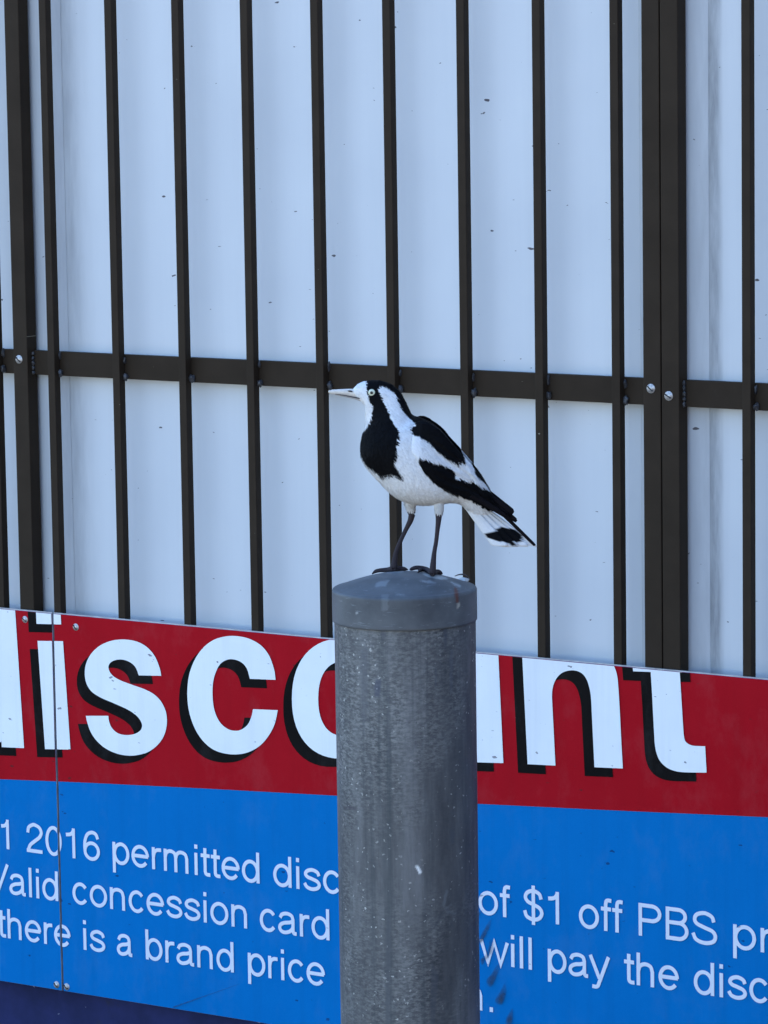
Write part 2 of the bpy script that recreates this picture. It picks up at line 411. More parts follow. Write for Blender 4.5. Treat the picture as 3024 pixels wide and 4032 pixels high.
# ------------------------------------------------------------------ lettered sign boards
SY = -0.006                                            # the face of the boards
S_TOP, S_BOT = 0.7635, 0.2269
seam_u = on_wall(216, 2700, SY)[0]
L_END, R_END = seam_u - 2.44, seam_u + 2.44
GAP = 0.0016
bl = empty('sign_board', ((L_END + seam_u) / 2, SY, S_BOT))
tag(bl, 'blue and red lettered sign board beginning before the seam, with a white d on red', 'sign', 'sign boards screwed in front of the bars')
br = empty('sign_board', ((R_END + seam_u) / 2, SY, S_BOT))
tag(br, 'long blue and red sign board behind the bollard, lettered iscount, from seam onward', 'sign', 'sign boards screwed in front of the bars')
BOARDS = ((bl, L_END, seam_u - GAP), (br, seam_u + GAP, R_END))
red_line = [tuple(on_wall(x, y, SY)[[0, 2]]) for x, y in ((-40, 3066), (318, 3080), (800, 3104), (1317, 3132), (1873, 3164), (2450, 3192), (3024, 3217))]
def red_v(u):
    us = [p[0] for p in red_line]; zs = [p[1] for p in red_line]
    if u < us[0]: return zs[0] + (u - us[0]) * (zs[1] - zs[0]) / (us[1] - us[0])
    if u > us[-1]: return min(S_TOP - 0.12, zs[-1] + (u - us[-1]) * 0.05)
    return float(np.interp(u, us, zs))
for root, u0, u1 in BOARDS:
    under(box('board', u0, u1, SY + 0.0002, SY + 0.0032, S_BOT, S_TOP, M['edge'], None, 0.0002), root)
    under(mesh_obj('blue_face', [(u0 + 0.0002, SY, S_BOT + 0.0002), (u1 - 0.0002, SY, S_BOT + 0.0002), (u1 - 0.0002, SY, S_TOP - 0.0002), (u0 + 0.0002, SY, S_TOP - 0.0002)], [(0, 1, 2, 3)], M['blue']), root)
    us = np.linspace(u0 + 0.0003, u1 - 0.0003, 40)
    vs_ = [(u, SY - 0.0004, z) for u in us for z in (red_v(u), S_TOP - 0.0004)]
    fs = [(2 * i, 2 * i + 2, 2 * i + 3, 2 * i + 1) for i in range(len(us) - 1)]
    under(mesh_obj('red_band', vs_, fs, M['red']), root)
    # bright cut edge of the board along its top
    under(box('cut_edge', u0, u1, SY - 0.0002, SY + 0.0030, S_TOP + 0.0001, S_TOP + 0.0012, M['edge']), root)
# metal joiner standing just behind the open seam
under(box('joiner', seam_u - 0.006, seam_u + 0.006, SY + 0.0034, SY + 0.0042, S_BOT + 0.01, S_TOP - 0.004, M['joiner']), bl)

def catmull(pts, n=7, closed=False):
    out = []; P = [np.array(p, float) for p in pts]; m = len(P)
    rng = range(m) if closed else range(m - 1)
    for i in rng:
        p1, p2 = P[i % m], P[(i + 1) % m]
        p0 = P[(i - 1) % m] if closed or i > 0 else 2 * p1 - p2
        p3 = P[(i + 2) % m] if closed or i + 2 < m else 2 * p2 - p1
        for k in range(n):
            t = k / n
            out.append(0.5 * ((2 * p1) + (-p0 + p2) * t + (2 * p0 - 5 * p1 + 4 * p2 - p3) * t * t + (-p0 + 3 * p1 - 3 * p2 + p3) * t ** 3))
    if not closed: out.append(P[-1])
    return out
def ellipse(cx, cy, a, b, n=56, p=2.25):
    out = []
    for k in range(n):
        t = 2 * math.pi * k / n; c, s = math.cos(t), math.sin(t)
        out.append((cx + a * math.copysign(abs(c) ** (2 / p), c), cy + b * math.copysign(abs(s) ** (2 / p), s)))
    return out
def zA(p): return (p[0] * 0.79566, 2350 + p[1] * 0.79566)
def zC(p): return (1850 + p[0] * 0.70766, 2500 + p[1] * 0.70766)
def loop_px(segs):                                     # list of ('l', pts) straight runs and ('c', pts) smooth runs
    out = []
    for kind, pts in segs: out += (catmull(pts) if kind == 'c' else list(pts))
    res = []
    for p in out:
        if not res or abs(p[0] - res[-1][0]) + abs(p[1] - res[-1][1]) > 0.3: res.append(tuple(p))
    if abs(res[0][0] - res[-1][0]) + abs(res[0][1] - res[-1][1]) < 0.3: res.pop()
    return res
s_out = loop_px([('c', [(801, 390), (793, 350), (770, 295), (735, 252), (690, 224), (640, 212), (590, 211), (540, 221), (490, 246), (450, 287), (428, 335), (423, 385),
                        (432, 430), (457, 468), (500, 497), (560, 523), (610, 545), (652, 567), (688, 597), (706, 632), (698, 660), (668, 678), (625, 683), (585, 673), (555, 645), (542, 610), (540, 588)]),
                 ('c', [(428, 588), (434, 616), (452, 668), (485, 715), (530, 752), (585, 776), (640, 785), (690, 781), (740, 765), (785, 730), (815, 685), (828, 635), (828, 590),
                        (818, 550), (795, 510), (760, 478), (715, 455), (650, 432), (590, 408), (555, 383), (540, 350), (550, 325), (580, 311), (615, 311), (650, 325), (675, 350), (690, 388)])])
c_out = loop_px([('c', [(1367, 410), (1360, 360), (1335, 290), (1295, 240), (1240, 208), (1180, 194), (1120, 195), (1060, 213), (1010, 250), (970, 305), (942, 375), (931, 450), (933, 530),
                        (948, 600), (975, 665), (1015, 720), (1065, 758), (1125, 776), (1185, 778), (1240, 765), (1290, 735), (1330, 690), (1362, 630), (1378, 560)]),
                 ('c', [(1255, 555), (1248, 590), (1230, 630), (1200, 655), (1170, 662), (1135, 655), (1100, 630), (1075, 590), (1060, 540), (1055, 480), (1058, 420), (1072, 370),
                        (1095, 330), (1130, 310), (1165, 310), (1200, 325), (1225, 355), (1240, 405)])])
n_out = loop_px([('l', [(291, 30), (325, 718), (480, 726)]),
                 ('c', [(463, 390), (461, 330), (468, 280), (490, 235), (525, 206), (575, 196), (620, 208), (650, 240), (668, 290), (678, 350), (683, 450), (697, 735)]),
                 ('c', [(855, 742), (847, 600), (838, 420), (830, 290), (822, 220), (806, 173), (775, 125), (720, 95), (620, 80), (540, 85), (480, 105), (445, 135)]), ('l', [(440, 30)])])
t_out = loop_px([('l', [(905, 110), (912, 201), (1010, 205)]),
                 ('c', [(1018, 330), (1024, 450), (1030, 560), (1033, 605), (1042, 655), (1062, 700), (1097, 735), (1142, 755), (1200, 763), (1321, 765)]),
                 ('c', [(1313, 618), (1255, 616), (1225, 608), (1203, 590), (1195, 560), (1190, 500), (1172, 208)]), ('l', [(1288, 211), (1282, 110)])])
u_out = loop_px([('l', [(20, 20), (45, 708), (190, 712), (158, 20)])])
u_left = loop_px([('l', [(-330, -10), (-190, -5)]), ('c', [(-172, 400), (-165, 500), (-140, 560), (-100, 585), (-50, 570), (-15, 530), (5, 450), (8, 300)]), ('l', [(30, 300)]),
                  ('c', [(42, 630), (0, 690), (-60, 715), (-140, 718), (-220, 690), (-275, 620), (-300, 520), (-312, 380)])])
LETTERS = [  # loops in photograph pixels: outer outlines, holes
    ([[zA(p) for p in [(12, 743), (122, 748), (60, -210), (-62, -210)]]], []),
    ([[zA(p) for p in ellipse(-115, 478, 200, 285)]], [[zA(p) for p in ellipse(-105, 478, 98, 172)]]),
    ([[zA(p) for p in [(189, 217), (315, 219), (352, 755), (226, 753)]], [zA(p) for p in [(178, 10), (299, 12), (306, 136), (184, 133)]]], []),
    ([[zA(p) for p in s_out]], []),
    ([[zA(p) for p in c_out]], []),
    ([[zA(p) for p in ellipse(1695, 503, 247, 297)]], [[zA(p) for p in ellipse(1695, 503, 117, 182)]]),
    ([[zC(p) for p in u_out]], []), ([[zC(p) for p in u_left]], []),
    ([[zC(p) for p in n_out]], []),
    ([[zC(p) for p in t_out]], []),
]
def flat_letter(outer, holes, y, du, dv):
    """triangulated flat face of an outline with holes on the plane Y = y (2D filled curve -> mesh)"""
    cu = bpy.data.curves.new('tmp', 'CURVE'); cu.dimensions = '2D'; cu.fill_mode = 'FRONT'
    for lp in outer + holes:
        q = [on_wall(x, yy, SY) for x, yy in lp]
        sp = cu.splines.new('POLY'); sp.points.add(len(q) - 1); sp.use_cyclic_u = True
        for pt, w in zip(sp.points, q): pt.co = (w[0] + du, w[2] + dv, 0, 1)
    ob = bpy.data.objects.new('tmp', cu); col.objects.link(ob)
    me = bpy.data.meshes.new_from_object(ob.evaluated_get(bpy.context.evaluated_depsgraph_get()))
    bm = bmesh.new(); bm.from_mesh(me)
    for v in bm.verts: v.co = Vector((v.co.x, y, v.co.y))
    bpy.data.objects.remove(ob); bpy.data.curves.remove(cu); bpy.data.meshes.remove(me)
    for f in bm.faces:
        f.normal_update()
    bmesh.ops.recalc_face_normals(bm, faces=bm.faces[:])
    for f in bm.faces:
        if f.normal.y > 0: f.normal_flip()
    return bm
def clip(bm, u0, u1, ztop=None):
    def cut(co, no):
        bmesh.ops.bisect_plane(bm, geom=bm.verts[:] + bm.edges[:] + bm.faces[:], plane_co=co, plane_no=no, clear_outer=True, dist=1e-6)
    cut((u0, 0, 0), (-1, 0, 0)); cut((u1, 0, 0), (1, 0, 0))
    if ztop: cut((0, 0, ztop), (0, 0, 1))
    return bm
def place_on_boards(make, name, mat, ztop=S_TOP - 0.0006, parents=None):
    res = []
    for k, (root, u0, u1) in enumerate(BOARDS):
        bm = clip(make(), u0 + 0.0004, u1 - 0.0004, ztop)
        if len(bm.faces) == 0: bm.free(); res.append(None); continue
        o = bm_obj(name, bm, mat); under(o, root); res.append(o)
    return res
SH_U, SH_V = -0.0148, -0.0128
for k, (outer, holes) in enumerate(LETTERS):
    place_on_boards(lambda: flat_letter(outer, holes, SY - 0.0008 - 0.00004 * k, SH_U, SH_V), 'letter_shadow', M['black'])
    place_on_boards(lambda: flat_letter(outer, holes, SY - 0.0014 - 0.00004 * k, 0, 0), 'letter', M['white'])

# --- small sans lettering drawn as strokes (cap height = 1)
def arc(cx, cy, rx, ry, a0, a1, n=26):
    return [(cx + rx * math.cos(R(a0 + (a1 - a0) * k / n)), cy + ry * math.sin(R(a0 + (a1 - a0) * k / n))) for k in range(n + 1)]
def sp(*p): return [tuple(q) for q in catmull(p, 6)]
ell = lambda cx, cy, rx, ry: arc(cx, cy, rx, ry, 0, 360, 40)
GL = {
    ' ': (.386, []), 'i': (.308, [[(.154, 0), (.154, .73)], [(.154, .865), (.154, 1.0)]]), 'l': (.308, [[(.154, 0), (.154, 1.0)]]),
    'o': (.772, [ell(.386, .365, .285, .318)]), 'c': (.694, [arc(.362, .365, .262, .318, 38, 322)]),
    'e': (.772, [arc(.386, .365, .285, .318, 0, 322) , [(.10, .375), (.69, .375)]]),
    'd': (.772, [ell(.362, .365, .262, .318), [(.642, 0), (.642, 1.0)]]), 'b': (.772, [ell(.41, .365, .262, .318), [(.13, 0), (.13, 1.0)]]),
    'p': (.772, [ell(.41, .365, .262, .318), [(.13, -.29), (.13, .73)]]),
    'h': (.772, [[(.13, 0), (.13, 1.0)], sp((.13, .44), (.19, .60), (.36, .675), (.54, .62), (.605, .46)) + [(.605, 0)]]),
    'n': (.772, [[(.13, 0), (.13, .73)], sp((.13, .44), (.19, .60), (.36, .675), (.54, .62), (.605, .46)) + [(.605, 0)]]),
    'm': (1.157, [[(.125, 0), (.125, .73)], sp((.125, .46), (.18, .61), (.32, .675), (.48, .62), (.53, .48)) + [(.53, 0)],
                  sp((.53, .46), (.59, .61), (.73, .675), (.90, .62), (.955, .48)) + [(.955, 0)]]),
    'r': (.4625, [[(.13, 0), (.13, .73)], sp((.13, .40), (.17, .56), (.27, .645), (.43, .66))]),
    't': (.386, [[(.19, .92), (.19, .18)] + sp((.19, .15), (.215, .085), (.28, .058), (.38, .06)), [(.03, .675), (.37, .675)]]),
    'f': (.386, [[(.19, 0), (.19, .78)] + sp((.19, .82), (.215, .915), (.28, .945), (.385, .94)), [(.03, .675), (.37, .675)]]),
    's': (.694, [sp((.60, .50), (.54, .615), (.36, .675), (.19, .625), (.125, .525), (.19, .435), (.36, .382), (.54, .315), (.605, .205), (.53, .10), (.35, .055), (.17, .105), (.085, .225))]),
    'a': (.772, [sp((.115, .515), (.19, .63), (.37, .675), (.54, .62), (.59, .50)) + [(.59, .15)] + sp((.59, .12), (.625, .062), (.72, .055)),
                 sp((.59, .44), (.45, .395), (.27, .365), (.13, .29), (.095, .18), (.16, .085), (.29, .055), (.46, .105), (.57, .21), (.59, .30))]),
    'w': (1.003, [[(.035, .73), (.275, .02), (.5, .70), (.725, .02), (.968, .73)]]),
    'y': (.694, [[(.03, .73), (.345, .03)], [(.665, .73), (.37, .0)] + sp((.345, -.06), (.29, -.19), (.21, -.235), (.09, -.225))]),
    '1': (.772, [[(.44, 0), (.44, 1.0)], sp((.44, .93), (.37, .83), (.28, .785), (.13, .765))]),
    '2': (.772, [sp((.10, .66), (.14, .84), (.30, .94), (.40, .945), (.58, .87), (.655, .71), (.58, .55), (.38, .40), (.19, .25), (.10, .06)), [(.04, .06), (.69, .06)]]),
    '0': (.772, [ell(.386, .49, .275, .445)]),
    '6': (.772, [ell(.393, .32, .272, .265), sp((.65, .74), (.57, .90), (.41, .945), (.23, .86), (.135, .66), (.115, .45), (.122, .33))]),
    '$': (.772, [sp((.655, .70), (.59, .86), (.39, .935), (.19, .87), (.115, .73), (.19, .59), (.39, .51), (.60, .42), (.675, .27), (.59, .11), (.39, .045), (.16, .12), (.085, .30)), [(.386, -.12), (.386, 1.10)]]),
    'P': (.926, [[(.15, 0), (.15, 1.0)], [(.15, .94), (.50, .94)] + arc(.54, .715, .27, .225, 90, -90) + [(.15, .49)]]),
    'B': (.926, [[(.15, 0), (.15, 1.0)], [(.15, .94), (.48, .94)] + arc(.52, .74, .23, .20, 90, -90) + [(.15, .54)], [(.48, .535)] + arc(.53, .30, .27, .24, 90, -90) + [(.15, .06)]]),
    'S': (.926, [sp((.78, .70), (.71, .86), (.47, .945), (.22, .88), (.14, .74), (.21, .605), (.47, .51), (.74, .42), (.83, .27), (.75, .11), (.47, .045), (.19, .12), (.08, .31))]),
    'V': (.926, [[(.03, 1.0), (.463, .03), (.896, 1.0)]]), '.': (.386, [[(.19, 0), (.19, .15)]]), 'u': (.772, [[(.645, 0), (.645, .73)], [(.15, .73), (.15, .28)] + sp((.15, .25), (.21, .11), (.38, .055), (.57, .12), (.64, .28))]),
}
def ribbon(bm, pts, w, y, fmap):
    P = [np.array(fmap(*p)) for p in pts]; n = len(P)
    closed = np.linalg.norm(P[0] - P[-1]) < 1e-5
    if closed: P = P[:-1]; n -= 1
    L, Rr = [], []
    for i in range(n):
        a = P[i - 1] if (closed or i > 0) else None
        b = P[(i + 1) % n] if (closed or i < n - 1) else None
        d1 = (P[i] - a) if a is not None else (b - P[i]); d2 = (b - P[i]) if b is not None else d1
        d1 = d1 / (np.linalg.norm(d1) + 1e-12); d2 = d2 / (np.linalg.norm(d2) + 1e-12)
        t = d1 + d2; t = t / (np.linalg.norm(t) + 1e-12); nrm = np.array([-t[1], t[0]])
        k = 1.0 / max(0.45, float(nrm @ np.array([-d1[1], d1[0]])))
        L.append(bm.verts.new((*(P[i] + nrm * w / 2 * k)[:1], y, (P[i] + nrm * w / 2 * k)[1])))
        Rr.append(bm.verts.new((*(P[i] - nrm * w / 2 * k)[:1], y, (P[i] - nrm * w / 2 * k)[1])))
    for i in range(n if closed else n - 1):
        j = (i + 1) % n
        f = bm.faces.new((L[i], Rr[i], Rr[j], L[j])); f.normal_update()
        if f.normal.y > 0: f.normal_flip()
def word_bm(text, u0, u1, base, cap, stroke):
    adv = 0.0; items = []
    for ch in text:
        a, st = GL[ch]; items.append((adv, st)); adv += a
    xs = [x + p[0] for x, st in items for s in st for p in s]
    x0, x1 = min(xs), max(xs)
    k = (u1 - u0 - stroke) / (x1 - x0) if u1 is not None else cap
    bm = bmesh.new(); layer = 0
    for x, st in items:
        for s in st:
            ribbon(bm, s, stroke, SY - 0.0009 - 0.00005 * (layer % 5), lambda px, py, x=x: (u0 + stroke / 2 + (x + px - x0) * k, base + py * cap)); layer += 1
    return bm
def z2(x, y): return (x * 0.79566, 3080 + y * 0.79566)
def zD(x, y): return (1850 + x * 0.70766, 3250 + y * 0.70766)
def uz(p): q = on_wall(p[0], p[1], SY); return q[0], q[2]
base1 = np.mean([uz(z2(45, 321))[1], uz(z2(760, 418))[1], uz(z2(1275, 488))[1], uz(zD(200, 522))[1], uz(zD(487, 563))[1], uz(zD(950, 627))[1]])
base2 = np.mean([uz(z2(150, 572))[1], uz(z2(565, 625))[1], uz(z2(1215, 720))[1], uz(zD(335, 802))[1], uz(zD(945, 890))[1], uz(zD(1405, 955))[1]])
base3 = np.mean([uz(z2(108, 782))[1], uz(z2(425, 828))[1], uz(z2(1150, 940))[1], uz(z2(1400, 978))[1], uz(zD(68, 1030))[1]])
capH = np.mean([uz(z2(440, 360))[1] - uz(z2(437, 214))[1], uz(zD(487, 563))[1] - uz(zD(487, 384))[1], uz(z2(150, 572))[1] - uz(z2(145, 425))[1], uz(zD(335, 802))[1] - uz(zD(335, 622))[1]])
capH = abs(capH); STK = capH * 0.120
WORDS = [('1', z2(2, 250), z2(48, 300), base1), ('2016', z2(127, 300), z2(496, 330), base1), ('permitted', z2(560, 380), z2(1286, 440), base1), ('disc', z2(1354, 450), z2(1682, 500), base1),
         ('of', zD(50, 450), zD(236, 470), base1), ('$1', zD(298, 470), zD(499, 500), base1), ('off', zD(609, 520), zD(863, 540), base1), ('PBS', zD(941, 560), zD(1378, 600), base1), ('pr', zD(1467, 620), zD(1700, 660), base1),
         ('Valid', z2(-66, 500), z2(290, 540), base2), ('concession', z2(361, 560), z2(1224, 650), base2), ('card', z2(1288, 700), z2(1632, 730), base2),
         ('will', zD(56, 720), zD(348, 760), base2), ('pay', zD(436, 780), zD(784, 820), base2), ('the', zD(851, 830), zD(1169, 860), base2), ('disc', zD(1248, 880), zD(1660, 930), base2),
         ('there', z2(-16, 720), z2(354, 770), base3), ('is', z2(415, 780), z2(523, 800), base3), ('a', z2(580, 810), z2(663, 820), base3), ('brand', z2(723, 830), z2(1159, 890), base3), ('price', z2(1229, 910), z2(1613, 950), base3),
         ('n.', zD(-25, 980), zD(131, 1020), base3)]
for text, p0, p1, base in WORDS:
    u0, u1 = uz(p0)[0], uz(p1)[0]
    place_on_boards(lambda: word_bm(text, u0, u1, base, capH, STK), 'lettering', M['text'], None)

# sign screws, scratch and dark smears
for (px, py) in ((99, 2439), (299, 2469), (223, 3877), (263, 3885)):
    p = on_wall(px, py, SY); o = screw(p[0], SY - 0.0003, p[2], None, 0.0040); under(o, bl if p[0] < seam_u else br)
zS = lambda x, y: (1850 + x * 400 / 1659, 3500 + y * 400 / 1659)
SMEARS = [[(370, 480), (330, 640), (210, 860), (140, 880), (190, 760), (300, 560)], [(230, 330), (160, 440), (105, 490), (100, 440), (170, 370)],
          [(250, 1080), (260, 1170), (215, 1235), (180, 1160), (210, 1120)], [(500, 1230), (480, 1350), (390, 1560), (330, 1590), (285, 1490), (380, 1360), (450, 1240)],
          [(580, 1540), (610, 1680), (545, 1870), (470, 1870), (425, 1810), (520, 1650)], [(710, 1940), (720, 2060), (690, 2206), (600, 2206), (610, 2100), (670, 2000)],
          [(340, 830), (400, 830), (385, 1000), (300, 1140), (250, 1120), (320, 960)]]
for k, poly in enumerate(SMEARS):
    lp = [np.array(p, float) for p in catmull(poly, 5, True)]; c = np.mean(lp, axis=0)
    vs_, fs, fd = [], [], []
    for ring, (s, f_) in enumerate(((1.08, 0.0), (0.85, 0.55), (0.45, 0.75))):
        for p in lp:
            q = on_wall(*zS(*(c + (p - c) * s)), SY); vs_.append((q[0], SY - 0.0022 - 0.00003 * k, q[2])); fd.append(f_ * (0.75 if k == 6 else 1.0) * (0.55 + 0.45 * min(1, max(0, (p[1] - min(x[1] for x in lp)) / (max(x[1] for x in lp) - min(x[1] for x in lp) + 1e-6)))))
    n = len(lp); q = on_wall(*zS(*c), SY); vs_.append((q[0], SY - 0.0022 - 0.00003 * k, q[2])); fd.append(0.7)
    for r_ in range(2):
        for i in range(n): fs.append((r_ * n + i, r_ * n + (i + 1) % n, (r_ + 1) * n + (i + 1) % n, (r_ + 1) * n + i))
    for i in range(n): fs.append((2 * n + i, 2 * n + (i + 1) % n, 3 * n))
    o = mesh_obj('smear', vs_, fs, M['smear']); at = o.data.attributes.new('fade', 'FLOAT', 'POINT'); at.data.foreach_set('value', fd)
    under(o, br)
a, b_ = on_wall(*z2(862, 1112), SY), on_wall(*z2(1190, 996), SY)
d = (b_ - a) / np.linalg.norm(b_ - a); nn = np.array([-d[2], 0, d[0]]) * 0.0011
scr_o = mesh_obj('scratch', [(*(p + s)[:1], SY - 0.0021, (p + s)[2]) for p, s in ((a, -nn), (b_, -nn * 0.3), (b_, nn * 0.3), (a, nn))], [(0, 1, 2, 3)], M['smear'])
at = scr_o.data.attributes.new('fade', 'FLOAT', 'POINT'); at.data.foreach_set('value', [0.5, 0.25, 0.25, 0.5]); under(scr_o, br)

# ------------------------------------------------------------------ bollard
B_DEPTH = 3.80
_d = ray(1594, 2440); RIM_C = CAM + _d * (B_DEPTH / (_d @ FWD))       # centre of the cap's lower rim
BX, BY = RIM_C[0], RIM_C[1]
CAP_B = RIM_C[2]; CAP_H = 0.0330; DOME = 0.0150; RC = 0.0717; RP = 0.0698
CAP_T = CAP_B + CAP_H
LEAN = 0.0
bol = empty('bollard', (BX, BY, 0))
tag(bol, 'weathered grey galvanised steel bollard with a domed cap, a bird on top', 'bollard')
def revolve(prof, n):
    vs_, fs = [], []
    for (r, z) in prof:
        for k in range(n): t = 2 * math.pi * k / n; vs_.append((r * math.cos(t), r * math.sin(t), z))
    for i in range(len(prof) - 1):
        for k in range(n): fs.append((i * n + k, i * n + (k + 1) % n, (i + 1) * n + (k + 1) % n, (i + 1) * n + k))
    return vs_, fs
def dome_z(r):
    q = min(1.0, r / (RC - 0.0035))
    return CAP_T + DOME * (1 - q ** 1.75)
prof = [(RP + 0.0002, CAP_B + 0.003), (RC - 0.0006, CAP_B), (RC, CAP_B + 0.0006)]
prof += [(RC, z) for z in np.linspace(CAP_B + 0.0025, CAP_T - 0.0035, 26)]
prof += [(RC - 0.0035 + 0.0035 * math.cos(a_), CAP_T - 0.0035 + 0.0035 * math.sin(a_)) for a_ in np.linspace(0.25, 1.45, 6)]
prof += [(r, dome_z(r) - 0.0003) for r in np.linspace(RC - 0.0045, 0.0006, 34)]
vs_, fs = revolve(prof, 220)
def add_stain(o, loc, stains, jit=2.5):
    """stains: (polygon in photograph pixels, colour, strength); worn marks stored on the surface"""
    me = o.data; P = np.array([v.co[:] for v in me.vertices]) + np.array(loc)
    px = project(P)
    nz = np.array([(noise.noise(Vector(p) * 210), noise.noise(Vector(p) * 210 + Vector((9, 4, 2)))) for p in P]) * jit * 2
    tc = CAM - P; nr = np.array([v.normal[:] for v in me.vertices]); facing = (nr * tc).sum(1) > 0
    out = np.zeros((len(P), 4))
    for poly, c, s in stains:
        cov = sum(in_poly(px + nz + np.array(o_) * jit, poly).astype(float) for o_ in ((0, 0), (1.6, 0.6), (-1.6, -0.6), (0.6, -2.2), (-0.6, 2.2))) / 5 * facing * s
        hit_ = cov > out[:, 3]; out[hit_, :3] = c; out[hit_, 3] = cov[hit_]
    at = me.attributes.new('stain', 'FLOAT_COLOR', 'POINT'); at.data.foreach_set('color', out.ravel())
def in_poly(pts, poly):
    x, y = pts[:, 0], pts[:, 1]; ins = np.zeros(len(pts), bool); n = len(poly); j = n - 1
    for i in range(n):
        xi, yi = poly[i]; xj, yj = poly[j]
        c_ = ((yi > y) != (yj > y)) & (x < (xj - xi) * (y - yi) / (yj - yi + 1e-12) + xi)
        ins ^= c_; j = i
    return ins
cap = mesh_obj('cap', vs_, fs, M['cap'], bol, True)
z5 = lambda x, y: (1260 + x * 0.4295, 2150 + y * 0.4295)
P5 = lambda *p: [z5(*q) for q in p]
add_stain(cap, (BX, BY, 0), [
    (P5((1225, 380), (1258, 385), (1275, 500), (1268, 525), (1245, 515)), (0.11, 0.028, 0.016), 0.85),
    (P5((1255, 525), (1282, 520), (1280, 555), (1258, 580)), (0.42, 0.40, 0.33), 0.7),
    (P5((558, 450), (632, 440), (628, 585), (566, 600)), (0.17, 0.185, 0.195), 0.45),
    (P5((598, 480), (614, 480), (620, 585), (600, 588)), (0.30, 0.32, 0.33), 0.55),
    (P5((325, 600), (345, 610), (350, 630), (335, 625)), (0.6, 0.6, 0.58), 0.8),
    (P5((930, 255), (1060, 262), (1190, 300), (1120, 308), (1010, 285)), (0.46, 0.50, 0.50), 0.75),
    (P5((900, 315), (1010, 315), (1080, 345), (960, 335)), (0.30, 0.33, 0.35), 0.6),
    (P5((1190, 315), (1300, 365), (1290, 385), (1200, 340)), (0.36, 0.39, 0.40), 0.7),
    (P5((460, 215), (520, 205), (510, 235), (450, 240)), (0.66, 0.68, 0.66), 0.85),
    (P5((640, 190), (780, 190), (760, 240), (600, 250)), (0.26, 0.30, 0.33), 0.5),
    (P5((520, 330), (640, 310), (600, 370), (500, 380)), (0.24, 0.27, 0.29), 0.5),
], 1.6)
pv = [(RP, z) for z in np.concatenate([[0.003], np.linspace(0.25, CAP_B + 0.004, 420)])]
vs_, fs = revolve(pv, 400)
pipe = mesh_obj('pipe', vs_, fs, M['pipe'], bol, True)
z6 = lambda x, y: (1260 + x * 0.4666, 3000 + y * 0.4666)
P6 = lambda *p: [z6(*q) for q in p]
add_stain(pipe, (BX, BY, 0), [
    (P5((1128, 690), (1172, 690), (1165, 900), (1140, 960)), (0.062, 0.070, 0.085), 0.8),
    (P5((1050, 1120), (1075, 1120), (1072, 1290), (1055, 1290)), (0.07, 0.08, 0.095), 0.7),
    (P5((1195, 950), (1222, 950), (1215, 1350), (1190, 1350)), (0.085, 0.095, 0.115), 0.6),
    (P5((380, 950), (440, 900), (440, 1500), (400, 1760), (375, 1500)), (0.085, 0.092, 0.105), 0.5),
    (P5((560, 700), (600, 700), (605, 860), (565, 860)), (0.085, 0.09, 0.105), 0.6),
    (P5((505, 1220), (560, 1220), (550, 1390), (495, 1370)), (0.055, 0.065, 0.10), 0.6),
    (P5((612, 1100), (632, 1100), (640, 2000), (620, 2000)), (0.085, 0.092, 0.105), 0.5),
    (P6((195, 370), (315, 392), (310, 405), (250, 398)), (0.05, 0.045, 0.06), 0.9),
    (P6((806, 876), (828, 878), (860, 940), (838, 948)), (0.82, 0.84, 0.82), 1.0),
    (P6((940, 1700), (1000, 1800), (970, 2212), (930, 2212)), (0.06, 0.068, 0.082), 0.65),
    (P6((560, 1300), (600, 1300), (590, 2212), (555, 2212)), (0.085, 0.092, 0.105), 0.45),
    (P6((1095, 560), (1135, 560), (1135, 690), (1100, 690)), (0.065, 0.075, 0.09), 0.6),
    (P6((1060, 1080), (1085, 1075), (1050, 1225), (1030, 1230)), (0.17, 0.185, 0.20), 0.5),
    (P6((1040, 1235), (1110, 1195), (1112, 1210), (1050, 1250)), (0.17, 0.185, 0.20), 0.5),
    (P6((1060, 1255), (1150, 1268), (1158, 1285), (1060, 1275)), (0.17, 0.185, 0.20), 0.5),
    (P6((1015, 1260), (1040, 1270), (985, 1395), (965, 1385)), (0.045, 0.05, 0.06), 0.5),
    (P6((850, 1310), (1000, 1262), (1010, 1272), (860, 1330)), (0.05, 0.056, 0.066), 0.45),
], 2.2)
# foot plate of the bollard
bm = bmesh.new(); bmesh.ops.create_cone(bm, cap_ends=True, segments=48, radius1=0.11, radius2=0.108, depth=0.012)
for v in bm.verts: v.co.z += 0.0105
bm_obj('base_flange', bm, M['pipe'], bol)
# dropping with a twig on the cap's shoulder
APEX = np.array([BX, BY, CAP_T + DOME])
def cap_hit(px, py):
    d = ray(px, py); d = d / np.linalg.norm(d); t = B_DEPTH - 0.25
    p = CAM + d * t; best = None
    for i in range(4000):
        p = p + d * 0.000125
        r = math.hypot(p[0] - BX, p[1] - BY)
        if r < RC and p[2] <= dome_z(r): return p
        gap = p[2] - dome_z(min(r, RC)) + max(0, r - RC) * 3
        if best is None or gap < best[0]: best = (gap, p.copy())
    p = best[1]; r = math.hypot(p[0] - BX, p[1] - BY); p[2] = dome_z(min(r, RC)); return p
hp = cap_hit(1825, 2277)
drop = empty('bird_dropping', tuple(hp)); tag(drop, 'small pale dropping with a dark twig on the bollard cap edge', 'dropping')
bm = bmesh.new(); bmesh.ops.create_icosphere(bm, subdivisions=3, radius=1.0)
for v in bm.verts:
    k = 1 + 0.5 * noise.noise(v.co * 1.7)
    v.co = Vector((v.co.x * 0.0062 * k, v.co.y * 0.005 * k, v.co.z * 0.0024 * k - abs(v.co.x) * 0.0012 + 0.0002))
bm_obj('lump', bm, M['dropping'], drop, True)

